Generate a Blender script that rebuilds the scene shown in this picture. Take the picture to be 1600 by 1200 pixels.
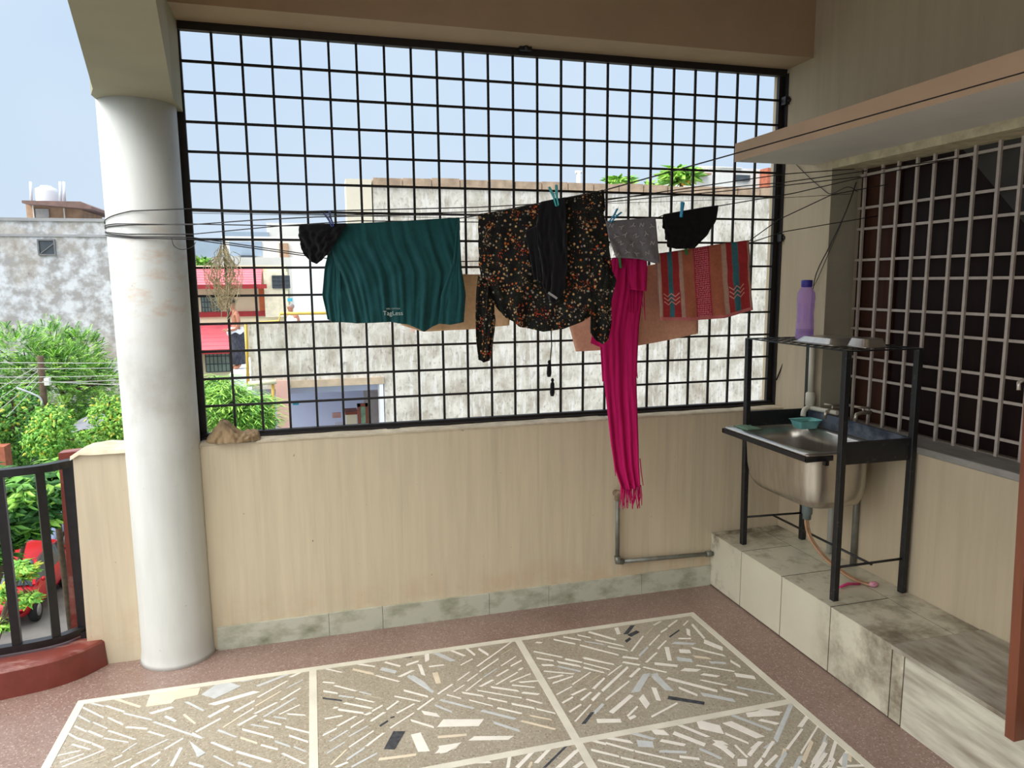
import bpy, bmesh, math, random
from mathutils import Vector, Matrix, noise
R = math.radians
for o in list(bpy.data.objects):
    bpy.data.objects.remove(o)
C = bpy.context.scene.collection
scene = bpy.context.scene
random.seed(7)

# ---------------------------------------------------------------- camera
F_PX = 1125.9
CAM = Vector((0.53176, -3.73164, 1.84458))
_y, _p, _r = 0.27039, -0.14062, -0.00838
FW = Vector((math.sin(_y)*math.cos(_p), math.cos(_y)*math.cos(_p), math.sin(_p)))
_rt0 = Vector((math.cos(_y), -math.sin(_y), 0))
_up0 = _rt0.cross(FW)
RT = _rt0*math.cos(_r) + _up0*math.sin(_r)
UP = -_rt0*math.sin(_r) + _up0*math.cos(_r)
cd = bpy.data.cameras.new('camera')
cam = bpy.data.objects.new('camera', cd)
C.objects.link(cam)
cd.sensor_width = 36
cd.lens = 36*F_PX/1600
cd.clip_end = 500
cd.clip_start = 0.05
m = Matrix((RT, UP, -FW)).transposed().to_4x4()
m.translation = CAM
cam.matrix_world = m
scene.camera = cam

# ---------------------------------------------------------------- world, sun, exposure
scene.view_settings.view_transform = 'Standard'
scene.view_settings.look = 'None'
scene.view_settings.gamma = 1
scene.view_settings.use_curve_mapping = False
scene.view_settings.exposure = -0.02
SUN_AZ, SUN_EL = 252, 56          # soft sun behind the camera, slightly to its left
sd = Vector((math.sin(R(SUN_AZ))*math.cos(R(SUN_EL)), math.cos(R(SUN_AZ))*math.cos(R(SUN_EL)), math.sin(R(SUN_EL))))
w = bpy.data.worlds.new('sky')
scene.world = w
w.use_nodes = True
nt = w.node_tree
nt.nodes.clear()
N = nt.nodes.new
L = nt.links.new
out = N('ShaderNodeOutputWorld')
bg = N('ShaderNodeBackground')
tc = N('ShaderNodeTexCoord')
sep = N('ShaderNodeSeparateXYZ')
L(tc.outputs['Generated'], sep.inputs[0])
ramp = N('ShaderNodeValToRGB')
ramp.color_ramp.elements[0].position = 0.0
ramp.color_ramp.elements[0].color = (0.66, 0.79, 0.93, 1)
ramp.color_ramp.elements[1].position = 0.6
ramp.color_ramp.elements[1].color = (0.42, 0.65, 0.97, 1)
L(sep.outputs['Z'], ramp.inputs[0])
cl = N('ShaderNodeTexNoise')
cl.inputs['Scale'].default_value = 1.6
cl.inputs['Detail'].default_value = 3
L(tc.outputs['Generated'], cl.inputs['Vector'])
cr = N('ShaderNodeMapRange')
cr.inputs['From Min'].default_value = 0.4
cr.inputs['From Max'].default_value = 0.75
cr.inputs['To Max'].default_value = 0.8
L(cl.outputs['Fac'], cr.inputs['Value'])
mixc = N('ShaderNodeMix')
mixc.data_type = 'RGBA'
L(cr.outputs[0], mixc.inputs['Factor'])
L(ramp.outputs[0], mixc.inputs[6])
mixc.inputs[7].default_value = (0.74, 0.86, 0.98, 1)
# bright haze around the sun, behind the viewer
vm = N('ShaderNodeVectorMath')
vm.operation = 'DOT_PRODUCT'
L(tc.outputs['Generated'], vm.inputs[0])
vm.inputs[1].default_value = sd
mr = N('ShaderNodeMapRange')
mr.inputs['From Min'].default_value = 0.25
mr.inputs['From Max'].default_value = 1.0
mr.inputs['To Min'].default_value = 1.0
mr.inputs['To Max'].default_value = 2.9
mr.interpolation_type = 'SMOOTHSTEP'
L(vm.outputs['Value'], mr.inputs['Value'])
warm = N('ShaderNodeMapRange')              # the haze near the sun is warm white
warm.inputs['From Min'].default_value = 0.2
warm.inputs['From Max'].default_value = 0.7
L(vm.outputs['Value'], warm.inputs['Value'])
mixw = N('ShaderNodeMix')
mixw.data_type = 'RGBA'
L(warm.outputs[0], mixw.inputs['Factor'])
L(mixc.outputs[2], mixw.inputs[6])
mixw.inputs[7].default_value = (1.0, 1.0, 0.99, 1)
L(mixw.outputs[2], bg.inputs['Color'])
L(mr.outputs[0], bg.inputs['Strength'])
L(bg.outputs[0], out.inputs['Surface'])
sl = bpy.data.lights.new('sun', 'SUN')
sl.energy = 2.3
sl.angle = R(60)
sl.color = (1.0, 0.97, 0.92)
so = bpy.data.objects.new('sun', sl)
C.objects.link(so)
so.rotation_euler = sd.to_track_quat('Z', 'Y').to_euler()

# ---------------------------------------------------------------- helpers
def ray(u, v):
    return FW + RT*((u-800)/F_PX) + UP*((600-v)/F_PX)
def at(u, v, axis, val):
    d = ray(u, v)
    i = 'xyz'.index(axis)
    return CAM + d*((val-CAM[i])/d[i])
def onplane(u, v, A, B):
    """point seen at (u,v) on the upright plane through A and B"""
    n = Vector((-(B.y-A.y), B.x-A.x, 0))
    d = ray(u, v)
    return CAM + d*((A-CAM).dot(n)/d.dot(n))

MATS = {}
def mat(name, col, rough=0.6, metal=0.0, var=0.12, scale=6.0, stretch=(1, 1, 1), bump=0.0, col2=None, lo=0.35, hi=0.65,
        trans=0.0, spec=0.5, detail=5, alpha=1.0, bscale=None):
    if name in MATS: return MATS[name]
    mt = bpy.data.materials.new(name)
    mt.use_nodes = True
    t = mt.node_tree
    b = t.nodes['Principled BSDF']
    b.inputs['Roughness'].default_value = rough
    b.inputs['Metallic'].default_value = metal
    b.inputs['Specular IOR Level'].default_value = spec
    if trans: b.inputs['Transmission Weight'].default_value = trans
    b.inputs['Alpha'].default_value = alpha
    tcn = t.nodes.new('ShaderNodeTexCoord')
    mp = t.nodes.new('ShaderNodeMapping')
    mp.inputs['Scale'].default_value = stretch
    t.links.new(tcn.outputs['Object'], mp.inputs['Vector'])
    nz = t.nodes.new('ShaderNodeTexNoise')
    nz.inputs['Scale'].default_value = scale
    nz.inputs['Detail'].default_value = detail
    nz.inputs['Roughness'].default_value = 0.6
    t.links.new(mp.outputs[0], nz.inputs['Vector'])
    rp = t.nodes.new('ShaderNodeValToRGB')
    c1 = tuple(c*(1-var) for c in col)
    c2 = tuple(min(1, c*(1+var)) for c in col)
    if col2: c1, c2 = col, col2
    rp.color_ramp.elements[0].position = lo
    rp.color_ramp.elements[1].position = hi
    rp.color_ramp.elements[0].color = (*c1, 1)
    rp.color_ramp.elements[1].color = (*c2, 1)
    t.links.new(nz.outputs['Fac'], rp.inputs[0])
    t.links.new(rp.outputs[0], b.inputs['Base Color'])
    if bump:
        bn = t.nodes.new('ShaderNodeBump')
        bn.inputs['Strength'].default_value = bump
        bn.inputs['Distance'].default_value = 0.01
        if bscale:
            n2 = t.nodes.new('ShaderNodeTexNoise')
            n2.inputs['Scale'].default_value = bscale
            n2.inputs['Detail'].default_value = 4
            t.links.new(tcn.outputs['Object'], n2.inputs['Vector'])
            t.links.new(n2.outputs['Fac'], bn.inputs['Height'])
        else:
            t.links.new(nz.outputs['Fac'], bn.inputs['Height'])
        t.links.new(bn.outputs[0], b.inputs['Normal'])
    MATS[name] = mt
    return mt
def srgb(r, g, b):
    f = lambda c: (c/255/12.92) if c/255 <= 0.04045 else ((c/255+0.055)/1.055)**2.4
    return (f(r), f(g), f(b))
def overlay(mt, col, scale, lo, hi, stretch=(1, 1, 1), zr=None, kind='noise', axis='Z', amount=1.0, coord='Object', rand=0.0):
    """a layer of spots or stains on top of a material's own colour"""
    t = mt.node_tree
    b = t.nodes['Principled BSDF']
    src = b.inputs['Base Color'].links[0].from_socket
    tcn = t.nodes.new('ShaderNodeTexCoord')
    mp = t.nodes.new('ShaderNodeMapping')
    mp.inputs['Scale'].default_value = stretch
    mp.inputs['Location'].default_value = (scale*0.13, 3.1, rand)
    t.links.new(tcn.outputs[coord], mp.inputs['Vector'])
    if kind == 'noise':
        nz = t.nodes.new('ShaderNodeTexNoise')
        nz.inputs['Detail'].default_value = 6
        nz.inputs['Roughness'].default_value = 0.65
        o = nz.outputs['Fac']
    else:
        nz = t.nodes.new('ShaderNodeTexVoronoi')
        o = nz.outputs['Distance']
    nz.inputs['Scale'].default_value = scale
    t.links.new(mp.outputs[0], nz.inputs['Vector'])
    mr = t.nodes.new('ShaderNodeMapRange')
    mr.inputs['From Min'].default_value = lo
    mr.inputs['From Max'].default_value = hi
    mr.inputs['To Max'].default_value = amount
    t.links.new(o, mr.inputs['Value'])
    fac = mr.outputs[0]
    if zr:
        sp = t.nodes.new('ShaderNodeSeparateXYZ')
        t.links.new(tcn.outputs[coord], sp.inputs[0])
        for (a, c) in zr:
            m2 = t.nodes.new('ShaderNodeMapRange')
            m2.inputs['From Min'].default_value = a
            m2.inputs['From Max'].default_value = c
            t.links.new(sp.outputs[axis], m2.inputs['Value'])
            mu = t.nodes.new('ShaderNodeMath')
            mu.operation = 'MULTIPLY'
            t.links.new(fac, mu.inputs[0])
            t.links.new(m2.outputs[0], mu.inputs[1])
            fac = mu.outputs[0]
    mx = t.nodes.new('ShaderNodeMix')
    mx.data_type = 'RGBA'
    t.links.new(fac, mx.inputs['Factor'])
    t.links.new(src, mx.inputs[6])
    mx.inputs[7].default_value = (*col, 1)
    t.links.new(mx.outputs[2], b.inputs['Base Color'])
    return mt

ORG = {}
class MB:
    def __init__(s):
        s.v = []; s.f = []; s.mi = []; s.sm = []; s.uv = {}; s.cur = 0; s.smooth = False
    def vert(s, p):
        s.v.append(tuple(p)); return len(s.v)-1
    def face(s, idx, uv=None):
        s.f.append(tuple(idx)); s.mi.append(s.cur); s.sm.append(s.smooth)
        if uv: s.uv[len(s.f)-1] = uv
    def box(s, a, b):
        x0, y0, z0 = a; x1, y1, z1 = b
        i = [s.vert(p) for p in ((x0,y0,z0),(x1,y0,z0),(x1,y1,z0),(x0,y1,z0),(x0,y0,z1),(x1,y0,z1),(x1,y1,z1),(x0,y1,z1))]
        for q in ((0,3,2,1),(4,5,6,7),(0,1,5,4),(1,2,6,5),(2,3,7,6),(3,0,4,7)):
            s.face([i[k] for k in q])
        return s
    def prism(s, pts, ax, a, b):
        """polygon pts (2D) pushed along axis ax from a to b"""
        def P(p, t):
            if ax == 'z': return (p[0], p[1], t)
            if ax == 'y': return (p[0], t, p[1])
            return (t, p[0], p[1])
        lo = [s.vert(P(p, a)) for p in pts]; hi = [s.vert(P(p, b)) for p in pts]
        n = len(pts)
        s.face(lo[::-1]); s.face(hi)
        for k in range(n):
            s.face((lo[k], lo[(k+1) % n], hi[(k+1) % n], hi[k]))
        return s
    def beam(s, p, q, wd, ht, up=(0, 0, 1)):
        p = Vector(p); q = Vector(q); d = (q-p).normalized(); u = Vector(up)
        r = d.cross(u)
        if r.length < 1e-4: r = d.cross(Vector((1, 0, 0)))
        r.normalize(); u = r.cross(d).normalized()
        i = []
        for c in (p, q):
            for a, b in ((-1,-1),(1,-1),(1,1),(-1,1)):
                i.append(s.vert(c+r*(a*wd/2)+u*(b*ht/2)))
        for f in ((0,3,2,1),(4,5,6,7),(0,1,5,4),(1,2,6,5),(2,3,7,6),(3,0,4,7)):
            s.face([i[k] for k in f])
        return s
    def tube(s, path, r, n=8, cap=True, closed=False):
        path = [Vector(p) for p in path]
        rs = r if isinstance(r, (list, tuple)) else [r]*len(path)
        rings = []; prev = None; m_ = len(path)
        old = s.smooth; s.smooth = True
        for k, p in enumerate(path):
            a = path[(k-1) % m_] if (closed or k) else p
            b = path[(k+1) % m_] if (closed or k < m_-1) else p
            d = (b-a)
            if d.length < 1e-9: d = Vector((0, 0, 1))
            d.normalize()
            if prev is None:
                e = d.cross(Vector((0, 0, 1)))
                if e.length < 0.1: e = d.cross(Vector((1, 0, 0)))
                e.normalize()
            else:
                e = prev - d*prev.dot(d)
                if e.length < 1e-6: e = d.orthogonal()
                e.normalize()
            prev = e; g = d.cross(e)
            rings.append([s.vert(p+(e*math.cos(2*math.pi*j/n)+g*math.sin(2*math.pi*j/n))*rs[k]) for j in range(n)])
        for k in range(m_ if closed else m_-1):
            A = rings[k]; B = rings[(k+1) % m_]
            for j in range(n):
                s.face((A[j], A[(j+1) % n], B[(j+1) % n], B[j]))
        s.smooth = False
        if cap and not closed:
            s.face(rings[0][::-1]); s.face(rings[-1])
        s.smooth = old
        return s
    def lathe(s, prof, c=(0, 0, 0), n=24, axis='z'):
        old = s.smooth; s.smooth = True
        rings = []
        for r_, h in prof:
            ring = []
            for j in range(n):
                a = 2*math.pi*j/n
                p = (r_*math.cos(a), r_*math.sin(a), h)
                if axis == 'y': p = (p[0], p[2], p[1])
                if axis == 'x': p = (p[2], p[0], p[1])
                ring.append(s.vert(Vector(p)+Vector(c)))
            rings.append(ring)
        for A, B in zip(rings, rings[1:]):
            for j in range(n):
                s.face((A[j], A[(j+1) % n], B[(j+1) % n], B[j]))
        s.smooth = False
        s.face(rings[0][::-1]); s.face(rings[-1])
        s.smooth = old
        return s
    def ball(s, c, r, n=12, m_=8):
        c = Vector(c)
        rr = r if isinstance(r, (tuple, list)) else (r, r, r)
        old = s.smooth; s.smooth = True
        rows = []
        for i in range(m_+1):
            th = math.pi*i/m_
            if i in (0, m_): rows.append([s.vert(c+Vector((0, 0, rr[2]*math.cos(th))))]); continue
            rows.append([s.vert(c+Vector((rr[0]*math.sin(th)*math.cos(2*math.pi*j/n), rr[1]*math.sin(th)*math.sin(2*math.pi*j/n), rr[2]*math.cos(th)))) for j in range(n)])
        for A, B in zip(rows, rows[1:]):
            for j in range(n):
                if len(A) == 1: s.face((A[0], B[j], B[(j+1) % n]))
                elif len(B) == 1: s.face((A[j], B[0], A[(j+1) % n]))
                else: s.face((A[j], B[j], B[(j+1) % n], A[(j+1) % n]))
        s.smooth = old
        return s
    def grid(s, P, uvf=None):
        """P[row][col] of points"""
        old = s.smooth; s.smooth = True
        I = [[s.vert(p) for p in row] for row in P]
        nr, nc = len(P), len(P[0])
        for a in range(nr-1):
            for b in range(nc-1):
                u0, u1 = b/(nc-1), (b+1)/(nc-1); v0, v1 = a/(nr-1), (a+1)/(nr-1)
                s.face((I[a][b], I[a][b+1], I[a+1][b+1], I[a+1][b]), ((u0, v0), (u1, v0), (u1, v1), (u0, v1)))
        s.smooth = old
        return s
    def build(s, name, mats, parent=None, loc=None, fix=True):
        if not isinstance(mats, (list, tuple)): mats = [mats]
        me = bpy.data.meshes.new(name)
        org = ORG.get(parent.name, Vector((0, 0, 0))) if parent else Vector(loc or (0, 0, 0))
        me.from_pydata([tuple(Vector(p)-org) for p in s.v], [], s.f)
        for m_ in mats: me.materials.append(m_)
        me.polygons.foreach_set('material_index', s.mi)
        me.polygons.foreach_set('use_smooth', s.sm)
        if s.uv:
            ul = me.uv_layers.new(name='UVMap')
            for fi, uvs in s.uv.items():
                for li, q in zip(me.polygons[fi].loop_indices, uvs): ul.data[li].uv = q
        me.update()
        if fix and len(s.f) < 6000:
            bm = bmesh.new(); bm.from_mesh(me)
            bmesh.ops.recalc_face_normals(bm, faces=bm.faces)
            bm.to_mesh(me); bm.free()
        o = bpy.data.objects.new(name, me)
        C.objects.link(o)
        if parent: o.parent = parent
        else: o.location = org
        ORG[o.name] = org
        return o
def tag(o, label=None, cat=None, group=None, kind=None):
    if label: o['label'] = label
    if cat: o['category'] = cat
    if group: o['group'] = group
    if kind: o['kind'] = kind
    return o
def thing(name, label, cat, loc=(0, 0, 0), group=None):
    o = bpy.data.objects.new(name, None)
    o.empty_display_size = 0.05
    C.objects.link(o); o.location = loc
    ORG[o.name] = Vector(loc)
    return tag(o, label, cat, group)
def struct(name, mb, mats):
    return tag(mb.build(name, mats), kind='structure')
def bevel(o, wd=0.003, seg=2):
    md = o.modifiers.new('bevel', 'BEVEL'); md.width = wd; md.segments = seg; md.limit_method = 'ANGLE'
    return o
def dup(root, loc=None, rot=None, label=None, group=None):
    r = root.copy(); C.objects.link(r)
    if loc is not None: r.location = loc
    if rot is not None: r.rotation_euler = rot
    if label: r['label'] = label
    if group: r['group'] = group
    for ch in list(root.children):
        c = ch.copy(); C.objects.link(c); c.parent = r
        for g in ch.children:
            d = g.copy(); C.objects.link(d); d.parent = c
    return r

# ---------------------------------------------------------------- materials
CREAM = mat('cream_wall', srgb(210, 197, 170), 0.75, var=0.05, scale=5, stretch=(5, 5, 0.35), bump=0.05, bscale=25)
overlay(CREAM, srgb(150, 138, 115), 3, 0.5, 0.85, stretch=(7, 7, 0.25), amount=0.35)
overlay(CREAM, srgb(196, 150, 110), 6, 0.45, 0.7, zr=[(0.3, 0.12), (0.05, 0.1)], amount=0.5)
overlay(CREAM, srgb(60, 48, 38), 28, 0.70, 0.735, amount=0.8)
CREAM2 = mat('beam_cream', srgb(176, 154, 128), 0.8, var=0.05, scale=3, bump=0.04, bscale=20)
WALLR = mat('right_wall_cream', srgb(190, 176, 150), 0.75, var=0.05, scale=4, stretch=(4, 4, 0.4), bump=0.05, bscale=22)
overlay(WALLR, srgb(120, 108, 88), 3.2, 0.5, 0.8, stretch=(6, 6, 0.3), amount=0.18)
JAMB = mat('jamb_grey', srgb(165, 160, 142), 0.8, var=0.06, scale=6)
overlay(JAMB, srgb(40, 36, 30), 34, 0.70, 0.73, amount=0.9)
GREENISH = mat('ring_beam_paint', srgb(158, 154, 130), 0.8, var=0.05, scale=2.5, bump=0.04, bscale=18)
COLM = mat('column_white', srgb(214, 217, 213), 0.55, var=0.04, scale=5, stretch=(3, 3, 0.6), bump=0.05, bscale=30)
overlay(COLM, srgb(196, 146, 96), 7, 0.5, 0.68, stretch=(1, 1, 2.2), zr=[(1.55, 1.75), (2.2, 1.95)], amount=0.5)
overlay(COLM, srgb(140, 128, 112), 3, 0.45, 0.75, zr=[(0.9, 1.2), (1.75, 1.4)], amount=0.45)
overlay(COLM, srgb(120, 120, 115), 22, 0.66, 0.72, amount=0.5)
PEACH = mat('slab_peach', srgb(196, 166, 138), 0.8, var=0.06, scale=3)
SOFFIT = mat('slab_soffit', srgb(205, 203, 198), 0.85, var=0.04, scale=3)
LINTEL = mat('lintel_rough', srgb(190, 180, 150), 0.9, var=0.18, scale=20, bump=0.4)
SILLTOP = mat('sill_plaster', srgb(196, 184, 160), 0.85, var=0.18, scale=12, bump=0.2)
STONE = mat('sill_stone', srgb(140, 138, 132), 0.6, var=0.22, scale=9, stretch=(2, .6, 1), bump=0.1)
RED = mat('red_oxide', srgb(124, 58, 48), 0.4, var=0.14, scale=9, bump=0.1)
overlay(RED, srgb(205, 170, 160), 5, 0.5, 0.75, stretch=(1, 3, 1), zr=[(0.115, 0.128)], amount=0.7)
BLACK = mat('black_paint', srgb(24, 24, 26), 0.35, var=0.3, scale=30)
IRON = mat('grille_iron', srgb(26, 22, 22), 0.6, var=0.3, scale=40)
RUST = mat('stand_paint', srgb(26, 27, 30), 0.45, var=0.3, scale=25)
overlay(RUST, srgb(80, 76, 72), 45, 0.62, 0.68, amount=0.7)
BARS = mat('window_bar_paint', srgb(176, 166, 156), 0.5, var=0.1, scale=25)
TILE = mat('ceramic_tile', srgb(206, 202, 182), 0.22, var=0.03, scale=4)
overlay(TILE, srgb(104, 90, 72), 5, 0.42, 0.66, amount=0.85, zr=[(-0.12, -0.35)], axis='Y')
overlay(TILE, srgb(120, 106, 88), 9, 0.5, 0.68, amount=0.5, zr=[(0.322, 0.328)])
TB = TILE
overlay(TILE, srgb(185, 190, 170), 3, 0.5, 0.7, amount=0.25)
overlay(TILE, srgb(70, 58, 46), 4.5, 0.45, 0.62, amount=0.8, zr=[(0.45, 0.75)], axis='Y')
GROUT = mat('grout', srgb(60, 55, 46), 0.9, var=0.2, scale=30)
MARB = mat('marble_grey', srgb(206, 204, 188), 0.35, scale=3.2, stretch=(1.2, 1.0, 7), detail=7, col2=srgb(150, 142, 128), lo=0.4, hi=0.75)
MARBT = mat('marble_top', srgb(186, 182, 168), 0.45, scale=3.2, stretch=(4, 1.0, 1), detail=7, col2=srgb(110, 96, 78), lo=0.4, hi=0.7)
SKIRT = mat('skirting_marble', srgb(196, 198, 182), 0.35, scale=7, stretch=(1, 1, 1.6), detail=8, col2=srgb(138, 140, 116), lo=0.45, hi=0.72)

def terrazzo(name, base, base2, specks, scale, rough):
    mt = mat(name, base, rough, scale=1.3, col2=base2, lo=0.35, hi=0.65)
    t = mt.node_tree; b = t.nodes['Principled BSDF']
    src = b.inputs['Base Color'].links[0].from_socket
    tcn = t.nodes.new('ShaderNodeTexCoord')
    vo = t.nodes.new('ShaderNodeTexVoronoi'); vo.inputs['Scale'].default_value = scale
    t.links.new(tcn.outputs['Object'], vo.inputs['Vector'])
    rp = t.nodes.new('ShaderNodeValToRGB'); rp.color_ramp.interpolation = 'CONSTANT'
    while len(rp.color_ramp.elements) < len(specks): rp.color_ramp.elements.new(0.5)
    for e, (pos, c) in zip(rp.color_ramp.elements, specks):
        e.position = pos; e.color = (*c, 1)
    sp = t.nodes.new('ShaderNodeSeparateColor')
    t.links.new(vo.outputs['Color'], sp.inputs[0])
    t.links.new(sp.outputs[0], rp.inputs[0])
    mr = t.nodes.new('ShaderNodeMapRange')
    mr.inputs['From Min'].default_value = 0.25; mr.inputs['From Max'].default_value = 0.35
    mr.inputs['To Min'].default_value = 0.85; mr.inputs['To Max'].default_value = 0.15
    t.links.new(vo.outputs['Distance'], mr.inputs['Value'])
    mx = t.nodes.new('ShaderNodeMix'); mx.data_type = 'RGBA'
    t.links.new(mr.outputs[0], mx.inputs['Factor'])
    t.links.new(src, mx.inputs[6]); t.links.new(rp.outputs[0], mx.inputs[7])
    t.links.new(mx.outputs[2], b.inputs['Base Color'])
    return mt
TRED = terrazzo('terrazzo_red', srgb(132, 108, 98), srgb(152, 130, 120),
                [(0, srgb(138, 106, 96)), (0.35, srgb(160, 136, 126)), (0.6, srgb(120, 84, 74)), (0.8, srgb(204, 188, 176)), (0.93, srgb(78, 60, 56))], 140, 0.33)
TGREY = terrazzo('terrazzo_grey', srgb(152, 144, 126), srgb(172, 164, 148),
                 [(0, srgb(158, 146, 124)), (0.3, srgb(188, 178, 160)), (0.55, srgb(136, 122, 100)), (0.75, srgb(206, 198, 182)), (0.88, srgb(150, 104, 74)), (0.95, srgb(80, 72, 62))], 130, 0.33)
CH = {'w': mat('chip_white', srgb(238, 234, 224), 0.25, var=0.05, scale=14),
      'g': mat('chip_bluegrey', srgb(200, 204, 204), 0.25, var=0.08, scale=14),
      'c': mat('chip_cream', srgb(226, 212, 188), 0.25, var=0.07, scale=14),
      't': mat('chip_tan', srgb(186, 176, 154), 0.3, var=0.08, scale=14),
      'k': mat('chip_dark', srgb(62, 66, 74), 0.25, var=0.4, scale=40)}
STRIP = mat('strip_marble', srgb(222, 218, 202), 0.28, var=0.07, scale=8)

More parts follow.
